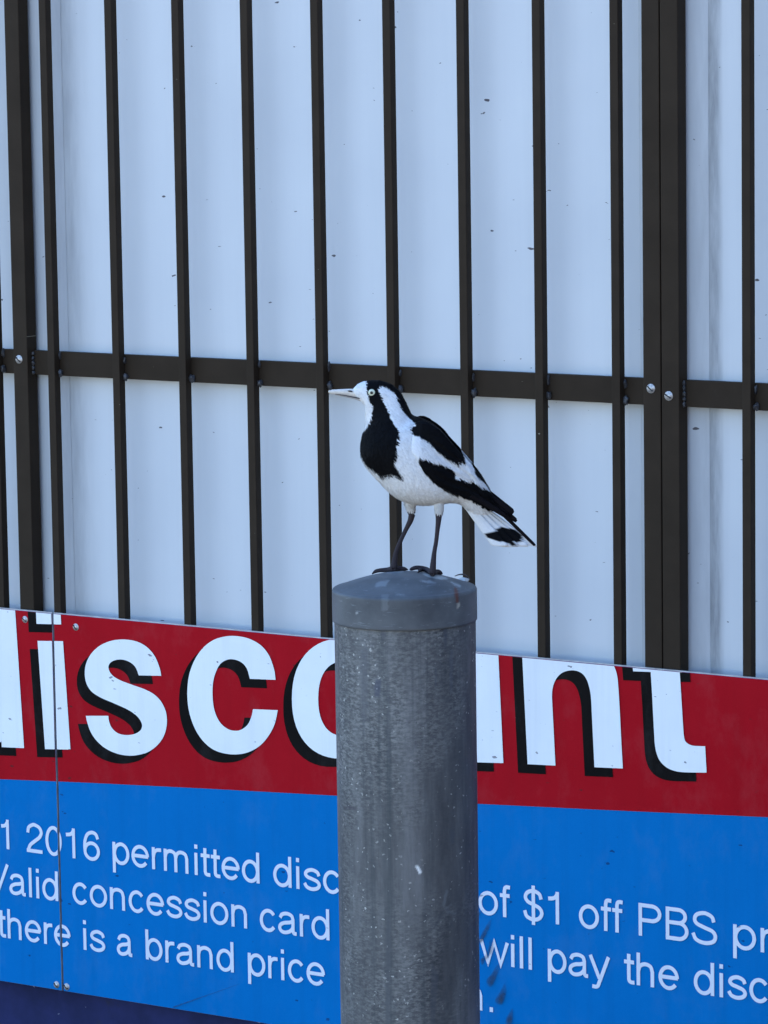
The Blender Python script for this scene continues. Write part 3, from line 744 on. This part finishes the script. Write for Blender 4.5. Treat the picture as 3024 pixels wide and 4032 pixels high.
def tube_mesh(pts, radii, n=10, sub=5, oval=None):
    """closed tube along a smooth path (returns verts, faces)"""
    path = catmull([np.array([*p, r]) for p, r in zip(pts, radii)], sub)
    P = [Vector(q[:3]) for q in path]; rr = [max(1e-5, q[3]) for q in path]
    vs_, fs = [], []; up = Vector((0.13, 0.21, 1.0))
    for i, p in enumerate(P):
        t = (P[min(i + 1, len(P) - 1)] - P[max(i - 1, 0)]).normalized()
        s = t.cross(up).normalized(); q = s.cross(t).normalized()
        for k in range(n):
            a = 2 * math.pi * k / n; vs_.append(tuple(p + (s * math.cos(a) + q * math.sin(a)) * rr[i]))
    for i in range(len(P) - 1):
        for k in range(n): fs.append((i * n + k, i * n + (k + 1) % n, (i + 1) * n + (k + 1) % n, (i + 1) * n + k))
    fs.append(tuple(range(n))[::-1]); fs.append(tuple(range((len(P) - 1) * n, len(P) * n)))
    return vs_, fs
tv, tf = tube_mesh([(-0.009, -0.002, 0.0035), (-0.004, 0, 0.0052), (0.002, 0.001, 0.0048), (0.0085, 0.0, 0.0005)], [0.0004, 0.0007, 0.0007, 0.0004], 8)
mesh_obj('twig', tv, tf, M['litter'], drop, True)

# ------------------------------------------------------------------ the bird (a female magpie-lark standing in profile)
HOR = np.array([math.cos(YAW), -math.sin(YAW), 0.0])   # picture-right, level
NCAM = np.array([-math.sin(YAW), -math.cos(YAW), 0.0]) # level, towards the camera
ROT = math.atan2(HOR[1], HOR[0])
ORG = APEX.copy()
def zl(x, y, n=0.0):
    """point drawn at (x, y) on the enlarged photograph, n metres from the bird's mid plane -> bird-local (X right, Y away, Z up)"""
    px, py = 1260 + x * 0.54250, 1460 + y * 0.54250
    d = ray(px, py); t = (n - (CAM - ORG) @ NCAM) / (d @ NCAM)
    p = CAM + d * t - ORG
    return np.array([p @ HOR, -n, p[2]])
def to_world(P): P = np.atleast_2d(P); return ORG + P[:, :1] * HOR - P[:, 1:2] * NCAM + P[:, 2:3] * np.array([0, 0, 1.0])
def to_zoom(P):
    Q = P.copy(); Q[:, 1] = -np.abs(Q[:, 1])            # both sides wear the same pattern
    px = project(to_world(Q)); return np.stack([(px[:, 0] - 1260) / 0.5425, (px[:, 1] - 1460) / 0.5425], -1)
ZPX = np.linalg.norm(zl(600, 600) - zl(601, 600))       # metres per zoom pixel

SECT = [((237, 137), (262, 190), 20), ((250, 120), (285, 212), 36), ((275, 97), (310, 235), 54), ((312, 79), (326, 258), 70), ((368, 69), (327, 285), 84), ((440, 72), (325, 318), 92), ((512, 96), (328, 368), 100),
        ((570, 143), (322, 420), 115), ((610, 203), (306, 470), 140), ((640, 265), (295, 525), 172), ((670, 318), (293, 580), 203), ((722, 340), (300, 640), 228),
        ((790, 370), (333, 700), 246), ((850, 410), (385, 762), 256), ((905, 462), (440, 820), 260), ((955, 522), (510, 890), 256), ((998, 580), (590, 940), 244),
        ((1035, 640), (680, 968), 224), ((1068, 700), (770, 975), 200), ((1105, 760), (860, 966), 172), ((1140, 822), (945, 957), 142), ((1178, 880), (1012, 968), 110),
        ((1215, 925), (1065, 1010), 84), ((1245, 962), (1115, 1052), 58), ((1265, 990), (1160, 1080), 30)]
def loft(sections, n=72, sub=6, power=2.15, zmap=zl):
    rows = [np.array([*zmap(*t)[[0, 2]], *zmap(*b)[[0, 2]], w * ZPX]) for t, b, w in sections]
    path = catmull(rows, sub); vs_, fs = [], []
    for q in path:
        T, B, w = np.array([q[0], 0, q[1]]), np.array([q[2], 0, q[3]]), max(q[4], 1e-4)
        C, A = (T + B) / 2, (T - B) / 2
        for k in range(n):
            a = 2 * math.pi * k / n; c, s = math.cos(a), math.sin(a)
            ce = math.copysign(abs(c) ** (2 / power), c); se = math.copysign(abs(s) ** (2 / power), s)
            v = C + A * ce; vs_.append((v[0], w * se, v[2]))
    m = len(path)
    for i in range(m - 1):
        for k in range(n): fs.append((i * n + k, i * n + (k + 1) % n, (i + 1) * n + (k + 1) % n, (i + 1) * n + k))
    fs.append(tuple(range(n))[::-1]); fs.append(tuple(range((m - 1) * n, m * n)))
    return vs_, fs
parts = [loft(SECT)]
def hitl(x, y):                                         # zoom pixel -> point on the cap, bird-local
    p = cap_hit(1260 + x * 0.5425, 1460 + y * 0.5425) - ORG
    return np.array([p @ HOR, -(p @ NCAM), p[2]])
NEAR, FAR = 0.012, -0.012
def leg(n, top, knee, ankle_pts, foot, toes):
    P = [zl(*top, n * 0.8), zl(*knee[0], n), zl(*knee[1], n)]
    parts.append(tube_mesh(P, [0.0090, 0.0052, 0.0036], 14))
    P = [zl(*q, n) for q in ankle_pts]
    f = zl(*foot, n); r = math.hypot(f[0], f[1]); f[2] = dome_z(r) - ORG[2] + 0.0035
    parts.append(tube_mesh(P + [f], [0.0035, 0.0029, 0.0023, 0.0022, 0.0024, 0.0030][:len(P)] + [0.0036], 12))
    for tp, rad in toes:
        pts = [f + np.array([0, 0, -0.0006])]
        m = len(tp)
        for i, (x, y, lift) in enumerate(tp):
            h = hitl(x, y); h[2] += lift; pts.append(h)
        parts.append(tube_mesh(pts, [0.0028] + [rad * (1 - 0.13 * i) for i in range(m - 1)] + [0.0005], 10, 6))
leg(FAR, (655, 900), ((654, 985), (668, 1040)), [(668, 1040), (655, 1090), (625, 1150), (585, 1235), (552, 1320)], (535, 1375),
    [([(490, 1404, .0020), (430, 1420, .0026), (400, 1424, .0022), (374, 1440, .0002)], .0025),
     ([(520, 1418, .0016), (498, 1436, .0008)], .0025), ([(575, 1400, .0022), (612, 1412, .0016), (640, 1418, .0008)], .0025)])
leg(NEAR, (860, 900), ((862, 975), (862, 1040)), [(862, 1040), (860, 1085), (852, 1160), (842, 1245), (828, 1330)], (815, 1392),
    [([(770, 1408, .0026), (705, 1402, .0034), (665, 1410, .0016), (648, 1418, .0004)], .0026),
     ([(775, 1432, .0020), (735, 1448, .0018), (708, 1468, .0004)], .0026), ([(850, 1445, .0020), (875, 1462, .0014), (890, 1480, .0004)], .0026)])
av, af = [], []
for v_, f_ in parts:
    o_ = len(av); av += [tuple(map(float, v)) for v in v_]; af += [tuple(i + o_ for i in f) for f in f_]
tmp_me = bpy.data.meshes.new('tmp'); tmp_me.from_pydata(av, [], af); tmp_me.update()
bm = bmesh.new(); bm.from_mesh(tmp_me); bmesh.ops.recalc_face_normals(bm, faces=bm.faces[:]); bm.to_mesh(tmp_me); bm.free()
tmp = bpy.data.objects.new('tmp', tmp_me); col.objects.link(tmp)
rm = tmp.modifiers.new('r', 'REMESH'); rm.mode = 'VOXEL'; rm.voxel_size = 0.0006
sm = tmp.modifiers.new('s', 'SMOOTH'); sm.factor = 0.5; sm.iterations = 4
body_me = bpy.data.meshes.new_from_object(tmp.evaluated_get(bpy.context.evaluated_depsgraph_get()))
bpy.data.objects.remove(tmp); bpy.data.meshes.remove(tmp_me)
body_me.name = 'bird'

WHITE = (0.76, 0.76, 0.75); BLACK = (0.0034, 0.0034, 0.0042); LEGC = (0.042, 0.034, 0.038); BROWNB = (0.008, 0.0068, 0.0085); SHADE_GREY = (0.50, 0.49, 0.465)
HEADBIB = [(318, 40), (331, 78), (334, 110), (337, 150), (345, 188), (356, 220), (374, 250), (381, 285), (373, 330), (363, 368), (344, 398), (332, 418), (312, 436), (270, 470), (270, 570), (296, 612), (306, 640), (322, 668), (350, 704), (388, 732),
           (418, 752), (440, 776), (460, 776), (482, 756), (512, 762), (545, 768), (572, 782), (602, 792), (588, 755), (556, 720), (540, 690), (536, 650), (550, 610), (548, 560), (560, 500), (573, 452), (560, 420), (540, 398), (524, 372),
           (506, 330), (490, 290), (470, 250), (450, 203), (432, 166), (420, 134), (434, 112), (470, 118), (512, 143), (546, 172), (553, 206), (580, 265), (606, 300), (640, 338), (664, 368), (720, 330), (640, 200), (560, 80), (440, 30)]
MANTLE = [(655, 300), (672, 372), (697, 401), (650, 412), (656, 450), (686, 474), (722, 478), (772, 508), (832, 566), (890, 614), (930, 640), (976, 672), (1000, 677), (1022, 658), (1044, 668), (1042, 640), (1034, 606), (1120, 640), (1000, 480), (880, 380), (760, 320)]
WINGB = [(724, 622), (714, 670), (744, 726), (800, 792), (870, 848), (960, 895), (1020, 912), (1090, 940), (1200, 1000), (1320, 1060), (1470, 1140), (1470, 1060), (1320, 960), (1262, 895), (1228, 862), (1190, 850), (1140, 822), (1095, 786), (1076, 802),
         (1042, 790), (1010, 776), (970, 772), (976, 742), (955, 710), (902, 682), (860, 664), (830, 668), (782, 645)]
WINGE = [(1104, 668), (1110, 735), (1150, 778), (1200, 818), (1222, 860), (1290, 930), (1260, 850), (1190, 750), (1130, 660)]
def paint(P, leg_ok=True, extra=()):
    """plumage colour of bird-local points; feather-ragged borders"""
    Z = to_zoom(P)
    out = np.tile(np.array(WHITE), (len(P), 1)); K = 5
    acc = np.zeros(len(P)); acc2 = np.zeros(len(P))
    for k in range(K):
        j = np.array([(noise.noise(Vector((z[0] * .045 + k * 3, z[1] * .016, z[1] * .05 + p[1] * 90))), noise.noise(Vector((z[0] * .03, z[1] * .02 + 40 + k * 5, p[1] * 90)))) for z, p in zip(Z, P)])
        f2 = np.array([(noise.noise(Vector((z[0] * .16 + k * 7, z[1] * .07, 5))), noise.noise(Vector((z[0] * .13, z[1] * .09 + k * 7, 11)))) for z in Z])
        low = np.clip((Z[:, 1:2] - 660) / 100, 0, 1) * (Z[:, :1] < 640)
        Q = Z + j * np.array([4.5, 8]) * (1 + 1.6 * low) + f2 * np.array([7, 10]) * (1 + 1.2 * low)
        acc += (in_poly(Q, HEADBIB) | in_poly(Q, MANTLE)); acc2 += in_poly(Q, WINGB) | in_poly(Q, WINGE)
    a = np.maximum(acc, acc2)[:, None] / K
    under_shade = np.clip((Z[:, 1] - 820) / 160, 0, 1)[:, None] * 0.55 * (Z[:, 0] < 1000)[:, None]  # shade of the lower belly, painted into the plumage colour
    out = out * (1 - under_shade) + np.array(SHADE_GREY) * under_shade
    gr = np.array([noise.noise(Vector(((p[0] * .76 + p[2] * .65) * 900, p[1] * 900, (p[0] * .65 - p[2] * .76) * 170))) for p in P])
    out = out * (1 - 0.10 * np.clip(gr + 0.25, 0, 1))[:, None]
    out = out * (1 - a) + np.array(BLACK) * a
    lg = (Z[:, 1] > 1046 + 10 * np.sin(Z[:, 0] * .4)) & (Z[:, 0] < 960)
    if leg_ok: out[lg] = LEGC
    return out
def set_color(me, rgb):
    at = me.attributes.new('plumage', 'FLOAT_COLOR', 'POINT')
    at.data.foreach_set('color', np.concatenate([rgb, np.ones((len(rgb), 1))], 1).ravel())
n_v = len(body_me.vertices); BP = np.empty(n_v * 3); body_me.vertices.foreach_get('co', BP); BP = BP.reshape(-1, 3)
NRM = np.empty(n_v * 3); body_me.vertices.foreach_get('normal', NRM); NRM = NRM.reshape(-1, 3)
def grain(P, ka, kl):
    return np.array([noise.noise(Vector(((p[0] * .76 + p[2] * .65) * ka, p[1] * ka, (p[0] * .65 - p[2] * .76) * kl))) for p in P])
rel = 0.6 * grain(BP, 260, 70) + 0.5 * grain(BP, 620, 130)
zz = to_zoom(BP); soft = np.clip((zz[:, 0] - 330) / 60, 0.25, 1) * (zz[:, 1] < 1045)
BP = BP + NRM * (rel * soft * 0.00026)[:, None]; body_me.vertices.foreach_set('co', BP.ravel()); body_me.update()
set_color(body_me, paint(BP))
body_me.materials.clear(); body_me.materials.append(M['plumage'])
body_me.polygons.foreach_set('use_smooth', [True] * len(body_me.polygons))
bird = bpy.data.objects.new('bird', body_me); link(bird)
bird.location = tuple(ORG); bird.rotation_euler = (0, 0, ROT)
tag(bird, 'black and white songbird with pale bill and eye standing on the grey bollard', 'bird')
bvh = BVHTree.FromPolygons([tuple(p) for p in BP], [tuple(p.vertices) for p in body_me.polygons])

def side_y(x, z):                                       # half width of the body seen from the side
    h = bvh.ray_cast(Vector((x, -0.2, z)), Vector((0, 1, 0)))
    return -h[0].y if h[0] is not None and h[0].y < 0.0 else None
WING = [((668, 410), (662, 585), .026), ((705, 372), (700, 640), .030), ((760, 365), (752, 735), .033), ((820, 398), (822, 806), .034), ((885, 445), (892, 858), .034), ((945, 512), (960, 893), .032), ((1005, 574), (1025, 908), .029), ((1060, 636), (1090, 932), .025),
        ((1115, 697), (1152, 962), .021), ((1170, 766), (1215, 992), .016), ((1224, 852), (1280, 1025), .012), ((1268, 925), (1325, 1047), .009), ((1318, 983), (1365, 1066), .007), ((1352, 1012), (1392, 1076), .006)]
def wing(side):
    rows = catmull([np.array([*t, *b, y]) for t, b, y in WING], 6); NV = 26
    G = np.zeros((len(rows), NV, 3))
    for i, q in enumerate(rows):
        for k in range(NV):
            t = k / (NV - 1); x, y = q[0] + (q[2] - q[0]) * t, q[1] + (q[3] - q[1]) * t
            guess = q[4]
            n0 = guess * (0.55 + 0.45 * math.sin(math.pi * min(1, t * 0.8 + .12)))
            for _ in range(3):
                p = zl(x, y, n0); sy_ = side_y(p[0], p[2])
                n0 = max(n0 * 0.5 + 0.5 * guess * 0.8, sy_) if sy_ is not None else n0
            p = zl(x, y, n0); G[i, k] = (p[0], n0, p[2])
    for _ in range(10):                                 # even out the lateral relief
        Y = G[:, :, 1]; Yp = np.pad(Y, 1, mode='edge')
        G[:, :, 1] = np.maximum(0.4 * Y + 0.15 * (Yp[:-2, 1:-1] + Yp[2:, 1:-1] + Yp[1:-1, :-2] + Yp[1:-1, 2:]), 0.002)
    vs_, cols = [], []
    m = len(rows)
    for lay in (0, 1):
        for i in range(m):
            for k in range(NV):
                e = min(1.0, k / 5, (NV - 1 - k) / 3.0, i / 9.0 , (m - 1 - i) / 3 + .25); e = math.sqrt(max(e, 0))
                off = (0.0022 * e if lay == 0 else -0.0012 - 0.0016 * (i < 8))
                # soft ridges of the flight feathers
                if lay == 0 and i > 18: off += 0.00045 * math.sin((k + (i - 18) * 0.10) * 1.45) * e
                x, n_, z = G[i, k]; vs_.append((x, -side * (n_ + off), z))
    fs = []; N = m * NV
    for i in range(m - 1):
        for k in range(NV - 1):
            a = i * NV + k; q = (a, a + 1, a + NV + 1, a + NV)
            fs.append(q); fs.append(tuple(N + j for j in q[::-1]))
    rim = [(i, 0) for i in range(m)] + [(m - 1, k) for k in range(1, NV)] + [(i, NV - 1) for i in range(m - 2, -1, -1)] + [(0, k) for k in range(NV - 2, 0, -1)]
    rim = [i * NV + k for i, k in rim]
    for a, b_ in zip(rim, rim[1:] + rim[:1]): fs.append((a, b_, N + b_, N + a))
    if side < 0: fs = [f[::-1] for f in fs]
    o = mesh_obj('wing', vs_, fs, M['plumage'], bird, True)
    bm = bmesh.new(); bm.from_mesh(o.data); bmesh.ops.subdivide_edges(bm, edges=bm.edges[:], cuts=1, use_grid_fill=True); bmesh.ops.recalc_face_normals(bm, faces=bm.faces[:]); bm.to_mesh(o.data); bm.free()
    o.data.polygons.foreach_set('use_smooth', [True] * len(o.data.polygons))
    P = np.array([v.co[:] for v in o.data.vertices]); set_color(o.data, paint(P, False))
    return o
def feather(name, parent, root, tip, w0, w1, n_root, n_tip, colour_fn, side=1, bow=0.0, tipcut=0.0, curl=0.0006):
    """long blade drawn between two zoom points, with a raised shaft line"""
    a = zl(*root, n_root); b_ = zl(*tip, n_tip); ax = b_ - a; L = np.linalg.norm(ax); ax /= L
    wd = np.cross(ax, np.array([0, 1.0, 0])); wd /= np.linalg.norm(wd)
    m, NV = 26, 7; vs_, fs = [], []
    for lay in (0, 1):
        for i in range(m):
            t = i / (m - 1); w = (w0 + (w1 - w0) * t) * ZPX
            if t > 0.93: w *= math.sqrt(max(0.0, 1 - ((t - 0.93) / 0.07) ** 2)) * 0.25 + 0.75
            for k in range(NV):
                s = k / (NV - 1) * 2 - 1
                p = a + ax * L * (t - tipcut * s / 2 * t) + wd * w * s + np.array([0, 1.0, 0]) * (curl * s * s - (0.0004 if abs(s) < .1 else 0) + (0.0005 if lay else 0)) + np.array([0, 0, 1.0]) * bow * math.sin(math.pi * t)
                vs_.append((p[0], p[1] * side, p[2]))
    N = m * NV
    for i in range(m - 1):
        for k in range(NV - 1):
            q = i * NV + k; f = (q, q + 1, q + NV + 1, q + NV); fs.append(f); fs.append(tuple(N + j for j in f[::-1]))
    rim = [i * NV for i in range(m)] + [(m - 1) * NV + k for k in range(1, NV)] + [i * NV + NV - 1 for i in range(m - 2, -1, -1)] + list(range(NV - 2, 0, -1))
    for p, q in zip(rim, rim[1:] + rim[:1]): fs.append((p, q, N + q, N + p))
    o = mesh_obj(name, vs_, fs, M['plumage'], parent, True)
    bm = bmesh.new(); bm.from_mesh(o.data); bmesh.ops.recalc_face_normals(bm, faces=bm.faces[:]); bm.to_mesh(o.data); bm.free()
    P = np.array([v.co[:] for v in o.data.vertices]); set_color(o.data, colour_fn(P)); return o
dark = lambda P: np.tile(np.array(BROWNB), (len(P), 1))
for side in (1, -1):
    w = wing(side)
    for root, tip, w0, w1, n0, n1 in (((1180, 880), (1402, 1036), 26, 20, .016, .007), ((1150, 900), (1427, 1094), 26, 13, .018, .006), ((1130, 915), (1395, 1080), 24, 14, .020, .0075), ((1100, 900), (1350, 1056), 24, 16, .022, .010)):
        feather('flight_feather', w, root, tip, w0, w1, n0, n1, dark, side)
BAND = [(1190, 1178), (1235, 1170), (1275, 1158), (1300, 1140), (1318, 1130), (1350, 1143), (1400, 1150), (1440, 1165), (1462, 1190), (1480, 1216), (1462, 1236), (1422, 1240), (1420, 1272), (1380, 1262), (1340, 1245), (1290, 1235), (1240, 1222), (1205, 1205)]
def tail_col(P):
    Z = to_zoom(P); out = np.tile(np.array(WHITE) * 0.97, (len(P), 1))
    j = np.array([(noise.noise(Vector((z[0] * .05, z[1] * .05, 3))), noise.noise(Vector((z[0] * .05, z[1] * .05, 8)))) for z in Z]) * 7
    out[in_poly(Z + j, BAND)] = BLACK
    return out
tail = None
TF = [((1240, 955), (1560, 1268), 15, 11, 'd', .0042), ((1135, 968), (1528, 1270), 26, 30, 'w', .0026), ((1118, 972), (1462, 1276), 30, 44, 'w', .0048),
      ((1098, 976), (1385, 1280), 32, 52, 'w', .0074), ((1074, 980), (1312, 1274), 30, 50, 'w', .0102)]
for side in (1, -1):
    for root, tip, w0, w1, c_, n1 in TF:
        if side < 0 and c_ == 'd': continue
        tp = tip if side > 0 else (tip[0] - 14, tip[1] - 10)
        feather('tail_feather', bird, root, tp, w0, w1, 0.002 + n1 * 0.25, n1, dark if c_ == 'd' else tail_col, side, 0.0, 0.0 if c_ == 'd' else -0.17)

def barbs(parent, me, count, length, seed, keep):
    """short feather tips lying along the flow of the plumage, coloured by where they grow"""
    rng = np.random.default_rng(seed)
    nf = len(me.polygons); cen = np.empty(nf * 3); me.polygons.foreach_get('center', cen); cen = cen.reshape(-1, 3)
    nor = np.empty(nf * 3); me.polygons.foreach_get('normal', nor); nor = nor.reshape(-1, 3)
    ar = np.empty(nf); me.polygons.foreach_get('area', ar)
    ok_ = keep(cen, nor); ar = ar * ok_
    pick = rng.choice(nf, count, p=ar / ar.sum())
    P, Nn = cen[pick], nor[pick]; Zp = to_zoom(P)
    head = np.clip((560 - Zp[:, 0]) / 160, 0, 1) * np.clip((420 - Zp[:, 1]) / 120, 0, 1)
    flow = np.stack([0.62 + 0.1 * head, rng.normal(0, 0.10, count), -0.78 + 0.25 * head], 1) + rng.normal(0, 0.10, (count, 3))
    flow -= (flow * Nn).sum(1)[:, None] * Nn; flow /= np.linalg.norm(flow, axis=1)[:, None] + 1e-9
    sidev = np.cross(Nn, flow); L = length * rng.uniform(0.6, 1.3, count) * (1 - 0.45 * head); W = 0.00055 * rng.uniform(0.7, 1.3, count)
    lift = rng.uniform(0.02, 0.16, count)
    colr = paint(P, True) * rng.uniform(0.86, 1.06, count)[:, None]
    a_ = P - Nn * 0.0002 - sidev * W[:, None]; b__ = P - Nn * 0.0002 + sidev * W[:, None]
    mid = P + flow * (L * 0.6)[:, None] + Nn * (L * lift * 0.6 + 0.00012)[:, None]
    tip_ = P + flow * L[:, None] + Nn * (L * lift * 0.55 + 0.00005)[:, None]
    V = np.stack([a_, b__, mid + sidev * (W * .8)[:, None], tip_, mid - sidev * (W * .8)[:, None]], 1).reshape(-1, 3)
    F = [f for i in range(count) for f in ((5 * i, 5 * i + 1, 5 * i + 2, 5 * i + 4), (5 * i + 4, 5 * i + 2, 5 * i + 3))]
    o = mesh_obj('feather_tips', V, F, M['plumage'], parent); tag(o, kind='stuff')
    set_color(o.data, np.repeat(colr, 5, axis=0)); return o
def keep_body(c_, n_):
    Z = to_zoom(c_); eye_d = np.hypot(Z[:, 0] - 375, Z[:, 1] - 158)
    return (Z[:, 1] < 1030) & (eye_d > 34) & (Z[:, 0] > 262)
barbs(bird, body_me, 15000, 0.0042, 3, keep_body)
for w in [o for o in bird.children if o.name.startswith('wing')]:
    sgn = -1 if sum(v.co.y for v in w.data.vertices) < 0 else 1
    barbs(w, w.data, 4200, 0.0046, 5, lambda c_, n_: (n_[:, 1] * sgn > 0.1) & (to_zoom(c_)[:, 0] > 720))

# bill, eyes
def simple_loft(name, secs, mat, parent, zoff=0.0):
    v_, f_ = loft(secs, 28, 6, 2.0)
    o = mesh_obj(name, v_, f_, mat, parent, True)
    bm = bmesh.new(); bm.from_mesh(o.data); bmesh.ops.recalc_face_normals(bm, faces=bm.faces[:]); bm.to_mesh(o.data); bm.free(); return o
ub = simple_loft('upper_bill', [((60, 146), (62, 158), 1.5), ((80, 140), (82, 165), 6), ((110, 136), (112, 169), 9), ((150, 133), (152, 173), 12), ((200, 131), (204, 182), 16), ((240, 131), (250, 194), 21), ((275, 138), (290, 200), 24)], M['bill'], bird)
lb = simple_loft('lower_bill', [((76, 163), (80, 167), 1.5), ((110, 168), (113, 176), 6), ((150, 173), (154, 185), 9), ((200, 182), (206, 196), 13), ((245, 191), (255, 208), 17), ((290, 200), (300, 222), 20)], M['bill_low'], bird)
for s in (1, -1):
    v_, f_ = tube_mesh([zl(200, 146, .0019) * (1, s, 1), zl(218, 148, .0023) * (1, s, 1), zl(236, 152, .0025) * (1, s, 1)], [.0004, .0009, .0006], 10)
    mesh_obj('nostril', v_, f_, M['nostril'], ub, True)
    v_, f_ = tube_mesh([zl(110, 170, .0013) * (1, s, 1), zl(180, 180, .0025) * (1, s, 1), zl(250, 193, .0030) * (1, s, 1), zl(290, 199, .0044) * (1, s, 1), zl(345, 212, .0082) * (1, s, 1)], [.0002, .00035, .0005, .0009, .0006], 8)
    mesh_obj('gape_line', v_, f_, M['nostril'], lb, True)
ec = zl(375, 158, .0108); sy_ = side_y(ec[0], ec[2]) or .0108
for s in (1, -1):
    bm = bmesh.new(); bmesh.ops.create_uvsphere(bm, u_segments=32, v_segments=20, radius=1.0)
    for v in bm.verts: v.co = Vector((v.co.x * 25 * ZPX, v.co.y * 11 * ZPX, v.co.z * 25 * ZPX))
    e = bm_obj('eye', bm, M['iris'], bird, True); p = zl(375, 158, sy_); e.location = (p[0], -s * (sy_ - 0.0002), p[2])
    bm = bmesh.new(); bmesh.ops.create_uvsphere(bm, u_segments=24, v_segments=16, radius=1.0)
    for v in bm.verts: v.co = Vector((v.co.x * 11 * ZPX, v.co.y * 4 * ZPX, v.co.z * 11 * ZPX - 0.0001))
    pu = bm_obj('pupil', bm, M['pupil'], e, True); pu.location = (-0.0001, -s * 9.5 * ZPX, 0)
